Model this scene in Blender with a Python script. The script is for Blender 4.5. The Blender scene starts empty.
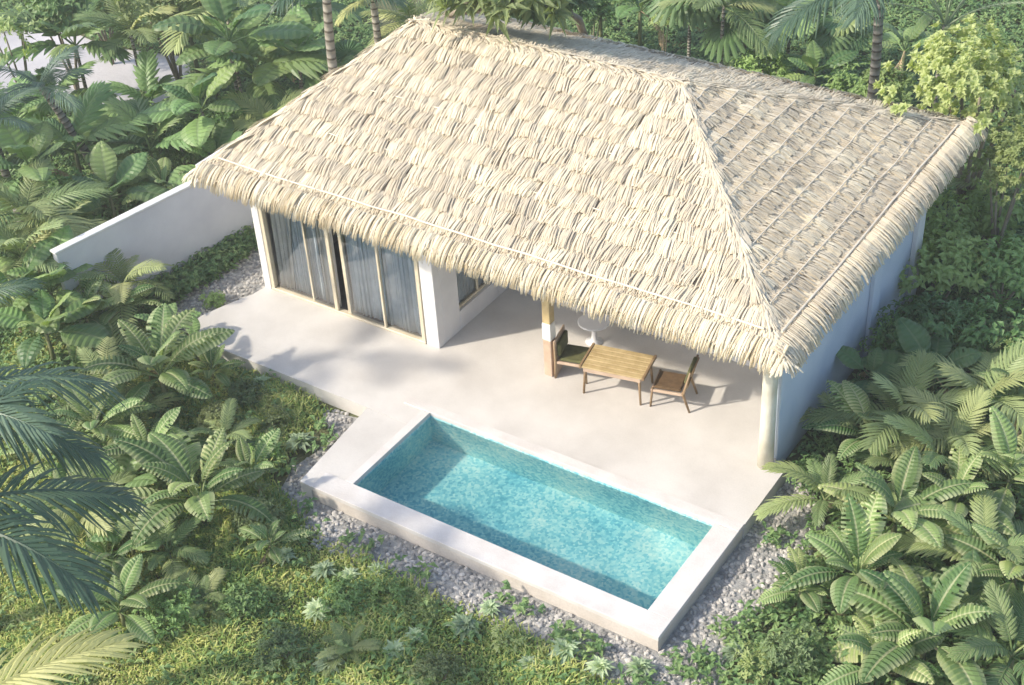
import bpy, math, random
from mathutils import Vector, Matrix, Euler
random.seed(11)
sc = bpy.context.scene
C = sc.collection
rad = math.radians
GZ = -0.3                      # level of the garden; the terrace top is z = 0
RND = random.random
def U(a, b): return a + (b - a) * random.random()

# ------------------------------------------------------------------ mesh helper
class MB:
    def __init__(s): s.v = []; s.f = []; s.uv = []
    def add(s, vs, fs, uvs=None):
        o = len(s.v); s.v.extend([tuple(p) for p in vs])
        for f in fs:
            s.f.append(tuple(i + o for i in f))
            for i in f: s.uv.append(uvs[i] if uvs else (0.5, 0.5))
    def quad(s, a, b, c, d, uv=None): s.add([a, b, c, d], [(0, 1, 2, 3)], uv)
    def box(s, x0, x1, y0, y1, z0, z1, m=None):
        p = [Vector((x, y, z)) for z in (z0, z1) for y in (y0, y1) for x in (x0, x1)]
        if m is not None: p = [m @ q for q in p]
        s.add(p, [(0, 2, 3, 1), (4, 5, 7, 6), (0, 1, 5, 4), (2, 6, 7, 3), (0, 4, 6, 2), (1, 3, 7, 5)])
    def bev(s, x0, x1, y0, y1, z0, z1, b=.01, m=None):
        # box with chamfered top and bottom edges and corners
        def ring(i, z):
            return [(x0 + i + b, y0 + i, z), (x1 - i - b, y0 + i, z), (x1 - i, y0 + i + b, z), (x1 - i, y1 - i - b, z),
                    (x1 - i - b, y1 - i, z), (x0 + i + b, y1 - i, z), (x0 + i, y1 - i - b, z), (x0 + i, y0 + i + b, z)]
        vs = ring(b, z0) + ring(0, z0 + b) + ring(0, z1 - b) + ring(b, z1)
        fs = [tuple(range(7, -1, -1)), tuple(range(24, 32))]
        for k in range(3):
            for i in range(8): fs.append((k*8+i, k*8+(i+1) % 8, k*8+8+(i+1) % 8, k*8+8+i))
        vs = [Vector(q) for q in vs]
        if m is not None: vs = [m @ q for q in vs]
        s.add(vs, fs)
    def prism(s, poly, z0, z1):
        n = len(poly)
        s.add([(x, y, z0) for x, y in poly] + [(x, y, z1) for x, y in poly],
              [tuple(range(n - 1, -1, -1)), tuple(range(n, 2*n))] + [(i, (i+1) % n, n+(i+1) % n, n+i) for i in range(n)])
    def tube(s, pts, rs, n=8, cap=True):
        pts = [Vector(p) for p in pts]
        if not isinstance(rs, (list, tuple)): rs = [rs] * len(pts)
        vs = []; uvs = []
        for i, p in enumerate(pts):
            d = (pts[min(i+1, len(pts)-1)] - pts[max(i-1, 0)]).normalized()
            a = d.cross(Vector((0.31, 0.17, 1)) if abs(d.z) < .9 else Vector((1, .2, 0))).normalized(); b = d.cross(a)
            for k in range(n):
                t = 2*math.pi*k/n
                vs.append(p + (a*math.cos(t) + b*math.sin(t))*rs[i]); uvs.append((k/n, i/(len(pts)-1)))
        fs = [(i*n+k, i*n+(k+1) % n, (i+1)*n+(k+1) % n, (i+1)*n+k) for i in range(len(pts)-1) for k in range(n)]
        if cap: fs += [tuple(range(n-1, -1, -1)), tuple(range((len(pts)-1)*n, len(pts)*n))]
        s.add(vs, fs, uvs)
    def lathe(s, prof, c=(0, 0, 0), n=28):
        vs = [(c[0]+r*math.cos(2*math.pi*k/n), c[1]+r*math.sin(2*math.pi*k/n), c[2]+z) for r, z in prof for k in range(n)]
        fs = [(i*n+k, i*n+(k+1) % n, (i+1)*n+(k+1) % n, (i+1)*n+k) for i in range(len(prof)-1) for k in range(n)]
        fs += [tuple(range(n-1, -1, -1)), tuple(range((len(prof)-1)*n, len(prof)*n))]
        s.add(vs, fs)
    def mesh(s, name, mat, smooth=False):
        me = bpy.data.meshes.new(name); me.from_pydata(s.v, [], s.f)
        l = me.uv_layers.new(name='UVMap')
        l.data.foreach_set('uv', [c for p in s.uv for c in p])
        me.materials.append(mat)
        if smooth: me.polygons.foreach_set('use_smooth', [True]*len(me.polygons))
        me.update(); return me
    def build(s, name, mat, parent=None, smooth=False, loc=None):
        o = bpy.data.objects.new(name, s.mesh(name, mat, smooth)); C.objects.link(o)
        if parent is not None: o.parent = parent
        if loc is not None: o.location = loc
        return o
def put(name, me, parent=None, loc=(0, 0, 0), rot=(0, 0, 0), scale=1):
    o = bpy.data.objects.new(name, me); C.objects.link(o); o.parent = parent
    o.location = loc; o.rotation_euler = rot
    o.scale = (scale,)*3 if not isinstance(scale, (tuple, list)) else scale
    return o
def tag(o, label=None, cat=None, group=None, kind=None):
    for k, v in (('label', label), ('category', cat), ('group', group), ('kind', kind)):
        if v: o[k] = v
    return o
def empty(name, loc, rz=0):
    o = bpy.data.objects.new(name, None); C.objects.link(o); o.location = loc; o.rotation_euler.z = rz
    o.empty_display_size = .2; return o

# ------------------------------------------------------------------ materials
class NT:
    def __init__(s, name):
        s.m = bpy.data.materials.new(name); s.m.use_nodes = True
        s.t = s.m.node_tree; s.t.nodes.clear(); s.out = s.n('ShaderNodeOutputMaterial')
    def n(s, typ, **kw):
        x = s.t.nodes.new(typ)
        for k, v in kw.items():
            if k.startswith('_'): setattr(x, k[1:], v)
            else: x.inputs[k.replace('__', ' ')].default_value = v
        return x
    def l(s, a, b): s.t.links.new(a, b)
    def ramp(s, fac, stops, interp='LINEAR'):
        r = s.n('ShaderNodeValToRGB'); r.color_ramp.interpolation = interp
        e = r.color_ramp.elements
        while len(e) < len(stops): e.new(.5)
        for k, (p, c) in enumerate(stops): e[k].position = p; e[k].color = (*c, 1)
        s.l(fac, r.inputs[0]); return r.outputs[0]
    def noise(s, scale, detail=4, coord=None, rough=.55, dist=0):
        x = s.n('ShaderNodeTexNoise', Scale=scale, Detail=detail, Roughness=rough, Distortion=dist)
        if coord is not None: s.l(coord, x.inputs['Vector'])
        return x.outputs['Fac']
    def obj(s): return s.n('ShaderNodeTexCoord').outputs['Object']
    def math(s, op, a, b=None):
        x = s.n('ShaderNodeMath', _operation=op)
        for k, v in enumerate((a, b)):
            if v is None: continue
            if isinstance(v, (int, float)): x.inputs[k].default_value = v
            else: s.l(v, x.inputs[k])
        return x.outputs[0]
    def mix(s, fac, a, b, mode='MIX'):
        x = s.n('ShaderNodeMix', _data_type='RGBA', _blend_type=mode)
        for k, v in ((0, fac), (6, a), (7, b)):
            if isinstance(v, (int, float)): x.inputs[k].default_value = v
            elif isinstance(v, tuple): x.inputs[k].default_value = (*v, 1)
            else: s.l(v, x.inputs[k])
        return x.outputs[2]
    def bump(s, h, strength=.3, dist=.02):
        b = s.n('ShaderNodeBump', Strength=strength, Distance=dist); s.l(h, b.inputs['Height']); return b.outputs[0]
    def pbr(s, col, rough=.6, bump=None, metal=0, spec=.5):
        p = s.n('ShaderNodeBsdfPrincipled', Roughness=rough, Metallic=metal); p.inputs['Specular IOR Level'].default_value = spec
        if isinstance(col, tuple): p.inputs['Base Color'].default_value = (*col, 1)
        else: s.l(col, p.inputs['Base Color'])
        if bump is not None: s.l(bump, p.inputs['Normal'])
        s.l(p.outputs[0], s.out.inputs[0]); return p

def mottled(name, a, b, scale=3, rough=.7, bs=.25, bscale=40, bd=.01, fine=None):
    t = NT(name); c = t.obj()
    f = t.noise(scale, 6, c)
    col = t.ramp(f, [(.32, a), (.68, b)])
    if fine:
        g = t.noise(bscale*1.7, 3, c); col = t.mix(t.ramp(g, [(.35, (fine,)*3), (.65, (1, 1, 1))]), (0, 0, 0), col) if False else t.mix(1.0, col, t.ramp(g, [(.35, (fine,)*3), (.65, (1, 1, 1))]), 'MULTIPLY')
    t.pbr(col, rough, t.bump(t.noise(bscale, 5, c), bs, bd)); return t.m

def leaf_mat(name, dark, light, rib=None, nrib=0, trans=.3, rough=.42, hue=.02, val=.35, edge=None, skew=.0):
    """leaf: own colour per object, pale midrib, ribs and a paler edge from the leaf's own UV (u across -1..1 -> 0..1, v along)"""
    t = NT(name)
    uv = t.n('ShaderNodeUVMap'); sep = t.n('ShaderNodeSeparateXYZ'); t.l(uv.outputs[0], sep.inputs[0])
    oi = t.n('ShaderNodeObjectInfo')
    nz = t.noise(2.3, 3, t.obj())
    f = t.math('ADD', t.math('MULTIPLY', oi.outputs['Random'], .6), t.math('MULTIPLY', nz, .5))
    col = t.ramp(f, [(.2, dark), (.85, light)])
    ax = t.math('ABSOLUTE', t.math('SUBTRACT', sep.outputs[0], .5))
    if rib:
        st = t.math('SINE', t.math('MULTIPLY', sep.outputs[1], nrib*2*math.pi))
        fac = t.math('MULTIPLY', t.ramp(st, [(.25, (0, 0, 0)), (.95, (1, 1, 1))]), t.math('MULTIPLY', t.math('MULTIPLY', oi.outputs['Random'], oi.outputs['Random']), .75))
        col = t.mix(fac, col, rib)
        mid = t.ramp(ax, [(.02, (1, 1, 1)), (.05, (0, 0, 0))])
        col = t.mix(t.math('MULTIPLY', mid, .8), col, rib)
    if edge:
        ef = t.math('MULTIPLY', t.ramp(ax, [(.3, (0, 0, 0)), (.5, (1, 1, 1))]), t.noise(5, 2, t.obj()))
        col = t.mix(ef, col, edge)
    hsv = t.n('ShaderNodeHueSaturation')
    wn = t.n('ShaderNodeTexWhiteNoise', _noise_dimensions='1D'); t.l(oi.outputs['Random'], wn.inputs['W'])
    t.l(t.math('ADD', .5 - hue, t.math('MULTIPLY', wn.outputs['Value'], 2*hue)), hsv.inputs['Hue'])
    t.l(t.math('ADD', 1 - val/2, t.math('MULTIPLY', oi.outputs['Random'], val)), hsv.inputs['Value'])
    t.l(col, hsv.inputs['Color'])
    p = t.pbr(hsv.outputs[0], rough+.08, spec=.35)
    tr = t.n('ShaderNodeBsdfTranslucent'); t.l(t.mix(1.0, hsv.outputs[0], (1.5, 1.6, .7), 'MULTIPLY'), tr.inputs[0])
    mx = t.n('ShaderNodeMixShader', Fac=trans); t.l(p.outputs[0], mx.inputs[1]); t.l(tr.outputs[0], mx.inputs[2])
    t.l(mx.outputs[0], t.out.inputs[0]); return t.m

def strand_mat(name, stops, trans=.15):
    """thatch strand: colour of its own per strand (u), weathered towards the root (v)"""
    t = NT(name)
    uv = t.n('ShaderNodeUVMap'); sep = t.n('ShaderNodeSeparateXYZ'); t.l(uv.outputs[0], sep.inputs[0])
    c = t.obj()
    f = t.math('ADD', t.math('MULTIPLY', sep.outputs[0], .7), t.math('MULTIPLY', t.noise(.9, 5, c), .42))
    col = t.ramp(f, stops)
    p = t.pbr(col, .75, t.bump(t.noise(60, 3, c), .3, .01), spec=.25)
    tr = t.n('ShaderNodeBsdfTranslucent'); t.l(col, tr.inputs[0])
    mx = t.n('ShaderNodeMixShader', Fac=trans); t.l(p.outputs[0], mx.inputs[1]); t.l(tr.outputs[0], mx.inputs[2])
    t.l(mx.outputs[0], t.out.inputs[0]); return t.m

M = {}
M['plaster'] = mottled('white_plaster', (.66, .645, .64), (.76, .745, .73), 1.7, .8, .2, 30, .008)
M['plaster_sky_shade'] = mottled('side_wall_shade_tint', (.50, .57, .66), (.62, .67, .74), 1.1, .75, .25, 18, .012)  # bluish sky-lit shade on this wall is put into its colour
M['wall_paint'] = mottled('boundary_wall_paint', (.60, .60, .63), (.70, .70, .72), 1.3, .8, .25, 25, .01)
M['deck'] = mottled('terrace_concrete', (.56, .53, .485), (.69, .66, .61), .9, .55, .25, 22, .006, .93)
M['coping'] = mottled('coping_stone', (.62, .58, .535), (.73, .70, .66), 2.2, .6, .4, 30, .01, .9)
M['soil'] = mottled('garden_soil', (.07, .085, .035), (.15, .155, .07), 1.2, .95, .8, 14, .05)
M['sand'] = mottled('pale_clearing', (.42, .41, .42), (.55, .53, .53), .6, .9, .4, 10, .03)
M['gravel_bed'] = mottled('gravel_bed', (.22, .22, .21), (.42, .41, .38), 9, .9, .8, 30, .03)
M['white_trim'] = mottled('white_painted_timber', (.70, .69, .66), (.80, .79, .75), 4, .5, .1, 40, .004)
M['frame'] = mottled('cream_door_frame', (.58, .50, .35), (.71, .63, .47), 3, .45, .1, 40, .004)
M['post'] = mottled('lime_washed_post', (.58, .54, .42), (.72, .69, .58), 3.5, .7, .5, 18, .015)
M['teak'] = mottled('golden_wood', (.40, .29, .13), (.58, .45, .23), 5, .45, .2, 60, .004)
M['wood'] = mottled('brown_chair_wood', (.20, .125, .06), (.36, .25, .14), 5, .5, .2, 60, .004)
M['pale_wood'] = mottled('pale_chair_wood', (.46, .33, .23), (.58, .44, .32), 5, .5, .2, 60, .004)
M['olive'] = mottled('olive_fabric', (.075, .08, .025), (.13, .13, .05), 12, .9, .5, 120, .004)
M['brown_fab'] = mottled('brown_fabric', (.085, .05, .02), (.15, .09, .04), 12, .9, .5, 120, .004)
M['curtain'] = mottled('grey_curtain', (.78, .73, .66), (.86, .81, .74), 3, .9, .2, 60, .004)
M['curtain_blue'] = mottled('sheer_curtain', (.60, .68, .74), (.78, .83, .87), 4, .9, .2, 60, .004)
M['floor_in'] = mottled('interior_floor', (.22, .19, .16), (.30, .26, .22), 3, .6, .1, 30, .004)
M['ceramic'] = mottled('white_ceramic', (.74, .73, .72), (.80, .79, .78), 3, .3, .05, 30, .002)
M['bamboo'] = mottled('bamboo_batten', (.58, .51, .39), (.72, .65, .52), 6, .6, .3, 40, .006)
M['trunk'] = None
t = NT('palm_trunk'); c = t.obj(); uv = t.n('ShaderNodeUVMap'); sp = t.n('ShaderNodeSeparateXYZ'); t.l(uv.outputs[0], sp.inputs[0])
ring = t.math('SINE', t.math('ADD', t.math('MULTIPLY', sp.outputs[1], 150), t.math('MULTIPLY', t.noise(3, 3, c), 3)))
t.pbr(t.mix(t.ramp(ring, [(.55, (0, 0, 0)), (.9, (1, 1, 1))]), t.ramp(t.noise(4, 4, c), [(.3, (.20, .18, .14)), (.7, (.40, .37, .31))]), (.10, .085, .06)), .85, t.bump(ring, .6, .02)); M['trunk'] = t.m
M['stem'] = mottled('plant_stem', (.10, .13, .05), (.20, .20, .09), 6, .7, .3, 40, .004)
M['bark'] = mottled('branch_bark', (.16, .13, .09), (.30, .26, .19), 6, .9, .5, 40, .01)

TH = [(.08, (.53, .46, .345)), (.3, (.60, .525, .395)), (.6, (.72, .635, .475)), (.85, (.81, .735, .555))]
M['thatch'] = strand_mat('palm_thatch', TH)
M['fringe'] = strand_mat('eave_thatch', [(.1, (.60, .49, .30)), (.4, (.74, .63, .43)), (.7, (.82, .74, .56)), (.92, (.88, .82, .66))])
M['under'] = mottled('thatch_backing', (.40, .34, .25), (.52, .45, .35), 6, .9, .6, 30, .03)

M['ribbed'] = leaf_mat('ribbed_leaf', (.085, .17, .055), (.25, .34, .12), (.48, .49, .28), 15, .28, .40, edge=(.50, .50, .30))
M['dry'] = leaf_mat('dry_leaf', (.30, .22, .12), (.48, .38, .24), (.55, .46, .32), 15, .2, .6, hue=.01)
M['broad'] = leaf_mat('broad_leaf', (.09, .18, .07), (.24, .35, .12), (.20, .27, .12), 9, .25, .34, edge=(.20, .25, .12))
M['feather'] = leaf_mat('feather_leaf', (.17, .25, .09), (.36, .40, .18), None, 0, .25, .38, edge=(.30, .33, .16))
M['coco'] = leaf_mat('coconut_leaf', (.07, .13, .08), (.15, .22, .14), None, 0, .2, .3, hue=.01, val=.2)
M['coco_yellow'] = leaf_mat('palm_leaf_sun_tint', (.34, .38, .14), (.54, .54, .26), None, 0, .3, .38, hue=.01)  # yellow of sunlight on the fronds is put into the leaf colour
M['fan'] = leaf_mat('fan_leaf', (.09, .18, .08), (.22, .31, .12), (.15, .22, .10), 14, .25, .36)
M['bush'] = leaf_mat('shrub_leaf', (.13, .23, .08), (.27, .38, .13), None, 0, .25, .42, val=.5)
M['bush_light'] = leaf_mat('light_shrub_leaf', (.13, .19, .08), (.26, .31, .14), None, 0, .28, .45, val=.3)
M['yellow'] = leaf_mat('yellow_green_leaf', (.28, .36, .14), (.46, .52, .24), None, 0, .35, .45, hue=.012, val=.25)
M['grey_green'] = leaf_mat('grey_green_leaf', (.24, .32, .18), (.40, .47, .29), None, 0, .25, .5, hue=.01)
M['pale_rosette'] = leaf_mat('pale_rosette_leaf', (.30, .39, .24), (.45, .53, .34), None, 0, .3, .55, hue=.01)
M['ground_leaf'] = leaf_mat('ground_leaf', (.035, .07, .02), (.085, .13, .035), None, 0, .25, .55, val=.1)

def grass_material(name, stops):
    t = NT(name); uv = t.n('ShaderNodeUVMap'); sep = t.n('ShaderNodeSeparateXYZ'); t.l(uv.outputs[0], sep.inputs[0])
    c = t.obj()
    f = t.math('ADD', t.math('MULTIPLY', sep.outputs[0], .38), t.math('MULTIPLY', t.noise(.95, 4, c), .62))
    col = t.ramp(f, stops)
    p = t.pbr(col, .6); tr = t.n('ShaderNodeBsdfTranslucent'); t.l(col, tr.inputs[0])
    mx = t.n('ShaderNodeMixShader', Fac=.3); t.l(p.outputs[0], mx.inputs[1]); t.l(tr.outputs[0], mx.inputs[2]); t.l(mx.outputs[0], t.out.inputs[0]); return t.m
M['grass'] = grass_material('grass_blades', [(.3, (.16, .30, .08)), (.46, (.32, .44, .11)), (.57, (.56, .60, .17)), (.75, (.72, .70, .30))])
M['cover'] = grass_material('ground_cover_leaves', [(.28, (.09, .19, .07)), (.5, (.18, .30, .10)), (.72, (.32, .42, .15))])
t = NT('pebble_stone'); uv = t.n('ShaderNodeUVMap'); sep = t.n('ShaderNodeSeparateXYZ'); t.l(uv.outputs[0], sep.inputs[0])
t.pbr(t.ramp(sep.outputs[0], [(0, (.20, .20, .19)), (.3, (.34, .325, .30)), (.6, (.45, .425, .38)), (1, (.58, .55, .50))]), .8); M['pebble'] = t.m

# pool tiles and water
t = NT('pool_mosaic'); c = t.obj()
vo = t.n('ShaderNodeTexVoronoi', Scale=22.0); t.l(c, vo.inputs['Vector'])
sepc = t.n('ShaderNodeSeparateColor'); t.l(vo.outputs['Color'], sepc.inputs[0])
f = t.math('ADD', t.math('MULTIPLY', sepc.outputs[0], .30), t.math('MULTIPLY', t.noise(.8, 4, c), .75))
t.pbr(t.ramp(f, [(.24, (.11, .42, .53)), (.42, (.24, .60, .66)), (.57, (.46, .76, .75)), (.76, (.82, .91, .83))]), .4); M['mosaic'] = t.m
t = NT('pool_water'); c = t.obj()
gl = t.n('ShaderNodeBsdfGlass', IOR=1.33, Roughness=0.0); gl.inputs[0].default_value = (.85, .965, .965, 1)
t.l(gl.outputs[0], t.out.inputs[0]); M['water'] = t.m
t = NT('window_glass')
tb = t.n('ShaderNodeBsdfTransparent'); tb.inputs[0].default_value = (.90, .95, .97, 1)
gl = t.n('ShaderNodeBsdfGlossy', Roughness=.03); fr = t.n('ShaderNodeFresnel', IOR=1.5)
mx = t.n('ShaderNodeMixShader'); t.l(t.math('ADD', fr.outputs[0], .09), mx.inputs[0]); t.l(tb.outputs[0], mx.inputs[1]); t.l(gl.outputs[0], mx.inputs[2]); t.l(mx.outputs[0], t.out.inputs[0]); M['glass'] = t.m

# ================================================================== SETTING
PU0, PU1, PV0, PV1 = 5.19, 10.84, -3.86, -1.66     # inside of the pool
CW = .41                                           # coping width
OU0, OU1, OV0, OV1 = 4.60, 11.25, -4.27, -1.46     # outside of the coping
def sheet(name, polys, z, mat, kind='structure'):
    m = MB()
    for p in polys: m.add([(x, y, z) for x, y in p], [tuple(range(len(p)))])
    return tag(m.build(name, mat), kind=kind)
B = 160
sheet('ground', [[(-B, -B), (OU0+.1, -B), (OU0+.1, B), (-B, B)], [(OU1-.1, -B), (B, -B), (B, B), (OU1-.1, B)],
                 [(OU0+.1, -B), (OU1-.1, -B), (OU1-.1, OV0+.1), (OU0+.1, OV0+.1)], [(OU0+.1, OV1-.1), (OU1-.1, OV1-.1), (OU1-.1, B), (OU0+.1, B)]], GZ, M['soil'])
sheet('path', [[(-13.6, 3.4), (-16.4, 6.2), (-14.6, 7.6), (-12.4, 7.2), (-9.8, 7.8), (-7.9, 5.9), (-8.3, 3.8), (-10.3, 4.3), (-11.8, 4.2)]], GZ+.006, M['sand'])
GRAV = [[(-1.7, 1.3), (-1.8, -.4), (-1.75, -1.35), (-.9, -1.75), (-.45, -1.3), (-.05, 0), (-.05, 1.3)],
        [(3.1, -2.3), (3.9, -2.8), (3.75, -3.8), (4.0, -4.5), (5.4, -5.05), (7.0, -5.2), (8.6, -5.05), (10.2, -5.2), (11.6, -5.2), (12.35, -4.5), (12.1, -3.2), (12.3, -1.8), (12.2, -.6), (11.6, .3), (11.2, .3), (11.2, -1.3), (11.2, -4.25), (4.75, -4.25), (4.75, -2.12), (4.05, -2.1)]]
sheet('gravel_bed', GRAV, GZ+.004, M['gravel_bed'])
def inside(p, poly):
    x, y = p; r = False; j = len(poly)-1
    for i in range(len(poly)):
        xi, yi = poly[i]; xj, yj = poly[j]
        if (yi > y) != (yj > y) and x < (xj-xi)*(y-yi)/(yj-yi)+xi: r = not r
        j = i
    return r
m = MB()
for poly in GRAV:
    xs = [p[0] for p in poly]; ys = [p[1] for p in poly]
    n = int((max(xs)-min(xs))*(max(ys)-min(ys))*220)
    for k in range(n):
        x, y = U(min(xs)-.1, max(xs)+.1), U(min(ys)-.1, max(ys)+.1)
        q = (x+U(-.12, .12), y+U(-.12, .12))
        if not inside(q, poly): continue
        if OU0-.02 < x < OU1+.02 and OV0-.02 < y < OV1: continue
        a, b, h, th = U(.024, .062), U(.02, .046), U(.018, .048), U(0, 3.1)
        c0, s0 = math.cos(th), math.sin(th); vs = []
        for (rr, z) in ((1, 0), (.95, .6), (.5, 1)):
            for i in range(6):
                e = i*math.pi/3+.3; px, py = a*rr*math.cos(e)*U(.85, 1.15), b*rr*math.sin(e)*U(.85, 1.15)
                vs.append((x+px*c0-py*s0, y+px*s0+py*c0, GZ+z*h))
        fs = [(r*6+i, r*6+(i+1) % 6, r*6+6+(i+1) % 6, r*6+6+i) for r in range(2) for i in range(6)]+[tuple(range(12, 18))]
        g = RND(); m.add(vs, fs, [(g, .5)]*18)
tag(m.build('pebbles', M['pebble']), kind='stuff')

# terrace slab (top at z = 0), wrapping the pool on its left side
m = MB()
m.prism([(-.12, .2), (-.2, -.35), (-.42, -.9), (-.58, -1.4), (-.62, -1.75), (-.45, -1.95), (-.05, -2.04), (.62, -2.07), (5.02, -2.10), (5.02, -1.46), (11.25, -1.46), (11.24, .2)], GZ-.05, 0)
m.prism([(-.02, .2), (10.99, .2), (10.99, 6.4), (-.02, 6.4)], GZ-.05, -.002)
m.prism([(4.10, -2.10), (5.02, -2.10), (5.02, -3.857), (4.60, -3.857), (4.60, -4.26), (4.34, -4.24)], GZ-.05, -.004)
tag(m.build('terrace', M['deck']), kind='structure')

# ------------------------------------------------------------------ swimming pool
pool = tag(empty('swimming_pool', ((PU0+PU1)/2, (PV0+PV1)/2, 0)),
           'long turquoise plunge pool with pale stone coping set into the terrace edge', 'swimming pool')
def plocal(o): o.parent = pool; o.matrix_parent_inverse = Matrix.Translation(-Vector(pool.location)); return o
m = MB(); D = -1.0
m.quad((PU0, PV0, D), (PU1, PV0, D), (PU1, PV1, D), (PU0, PV1, D))
for a, b in (((PU0, PV0), (PU1, PV0)), ((PU1, PV0), (PU1, PV1)), ((PU1, PV1), (PU0, PV1)), ((PU0, PV1), (PU0, PV0))):
    m.quad((*b, D), (*a, D), (*a, -.058), (*b, -.058))
bas = plocal(m.build('basin', M['mosaic'])); bas.cycles.is_caustics_receiver = True
for (x0, x1, y0, y1) in ((OU0, OU1, OV0, PV0), (OU0, OU1, PV1, OV1), (PU0-.17, PU0, PV0+.003, PV1-.003), (PU1, OU1, PV0+.003, PV1-.003)):
    m = MB()
    # cut into slabs along its longer side
    L = max(x1-x0, y1-y0); n = 1; hx = (x1-x0) > (y1-y0)
    for i in range(n):
        a, b = i/n, (i+1)/n; g = .0008
        dz = U(-.0015, .0015)
        if hx: m.bev(x0+(x1-x0)*a+g, x0+(x1-x0)*b-g, y0, y1, -.06, .022+dz, .005)
        else: m.bev(x0, x1, y0+(y1-y0)*a+g, y0+(y1-y0)*b-g, -.06, .020+dz, .005)
    plocal(m.build('coping', M['coping']))
m = MB()
m.box(OU0+.015, OU1-.015, OV0+.015, PV0-.005, GZ-.05, -.062)
m.box(PU1+.005, OU1-.015, PV0-.005, OV1-.02, GZ-.05, -.062)
plocal(m.build('outer_wall', mottled('pool_outer_render', (.56, .50, .43), (.68, .62, .55), 2.0, .75, .4, 20, .01, .88)))
m = MB(); nx, ny = 170, 66
WV = [(U(2.5, 9), U(0, 6.28), U(0, 6.28)) for _ in range(26)]
def wave(x, y): return sum(.009/k**1.25*math.sin(k*(x*math.cos(a)+y*math.sin(a))+p) for k, a, p in WV)
vs = [(PU0+(PU1-PU0)*i/nx, PV0+(PV1-PV0)*j/ny, -.095+wave(PU0+(PU1-PU0)*i/nx, PV0+(PV1-PV0)*j/ny)) for j in range(ny+1) for i in range(nx+1)]
m.add(vs, [(j*(nx+1)+i, j*(nx+1)+i+1, (j+1)*(nx+1)+i+1, (j+1)*(nx+1)+i) for j in range(ny) for i in range(nx)])
wat = tag(m.build('water', M['water'], smooth=True), kind='structure')
wat.cycles.is_caustics_caster = True

# ================================================================== VILLA
villa = tag(empty('villa', (5.4, 3.2, 0)), 'white single storey villa with a thatched hip roof beside the pool', 'house')
def vl(o, p=None):
    o.parent = p or villa
    o.matrix_parent_inverse = Matrix.Translation(-Vector(villa.location)); return o
def vbox(name, mat, *boxes, parent=None, b=.008):
    m = MB()
    for q in boxes: m.bev(*q, b)
    o = m.build(name, mat); 
    if parent is None: return vl(o)
    o.parent = parent; return o
BU = 4.2; BR = 2.34; RW = 10.97
# bedroom walls; right facade pillar, return wall with a window opening, walls of the terrace room
vbox('corner_pillar', M['plaster'], (BU-.30, BU, 0, .20, -.001, 2.86))
vbox('corner_pillar', M['white_trim'], (-.16, .02, -.02, .16, -.31, 2.86))
wz0, wz1, wv0, wv1 = .42, 2.12, .72, 2.0
retw = vbox('return_wall', M['plaster'], (BU-.2, BU-.002, .203, wv0, 0, 2.85), (BU-.2, BU-.002, wv1, BR+.2, 0, 2.85),
            (BU-.2, BU-.002, wv0+.002, wv1-.002, 0, wz0), (BU-.2, BU-.002, wv0+.002, wv1-.002, wz1, 2.85))
win = vbox('window', M['frame'], (BU-.12, BU-.06, wv0, wv0+.06, wz0, wz1), (BU-.12, BU-.06, wv1-.06, wv1, wz0, wz1),
           (BU-.12, BU-.06, wv0+.062, wv1-.062, wz0, wz0+.06), (BU-.12, BU-.06, wv0+.062, wv1-.062, wz1-.06, wz1), (BU-.115, BU-.065, 1.40, 1.45, wz0+.062, wz1-.062))
m = MB(); m.quad((BU-.09, wv0+.05, wz0+.05), (BU-.09, wv1-.05, wz0+.05), (BU-.09, wv1-.05, wz1-.05), (BU-.09, wv0+.05, wz1-.05))
o = m.build('pane', M['glass']); o.parent = win
m = MB()
for k in range(14): m.bev(BU-.165, BU-.15, wv0+.02+k*.0885, wv0+.10+k*.0885, wz0+.02, wz1-.02, .004)
o = m.build('added_blind', M['curtain_blue']); o.parent = win  # slats added behind the glass to lighten the dark pane
vbox('back_wall', M['plaster'], (BU+.002, RW-1.9, BR, BR+.2, 0, 3.3), (RW-1.898, RW-.16, BR, BR+.2, 0, 2.9))
vbox('inner_wall', M['plaster'], (.03, BU-.32, 3.1, 3.25, 0, 2.95))
vbox('end_wall', M['plaster'], (-.14, .0, .17, 6.2, -.3, 2.85))
side = vbox('side_wall', M['plaster_sky_shade'], (RW-.15, RW+.03, .26, 6.3, -.31, 2.86))
vbox('pilaster', M['plaster_sky_shade'], (RW+.032, RW+.11, 3.95, 4.30, -.31, 2.84))
vbox('pilaster', M['plaster'], (RW+.032, RW+.13, 6.0, 6.34, -.31, 2.84))
vbox('rear_wall', M['plaster'], (-.14, RW-.16, 6.21, 6.36, -.3, 2.86))
vbox('floor_finish', M['floor_in'], (.03, BU-.31, .13, 3.09, -.02, .006), b=.001)
# front post
m = MB(); m.tube([(10.90, .02, -.02), (10.905, .02, .8), (10.90, .02, 1.7), (10.90, .02, 2.95)], [.135, .128, .125, .13], 16)
vl(m.build('post', M['post'], smooth=True))
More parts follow.
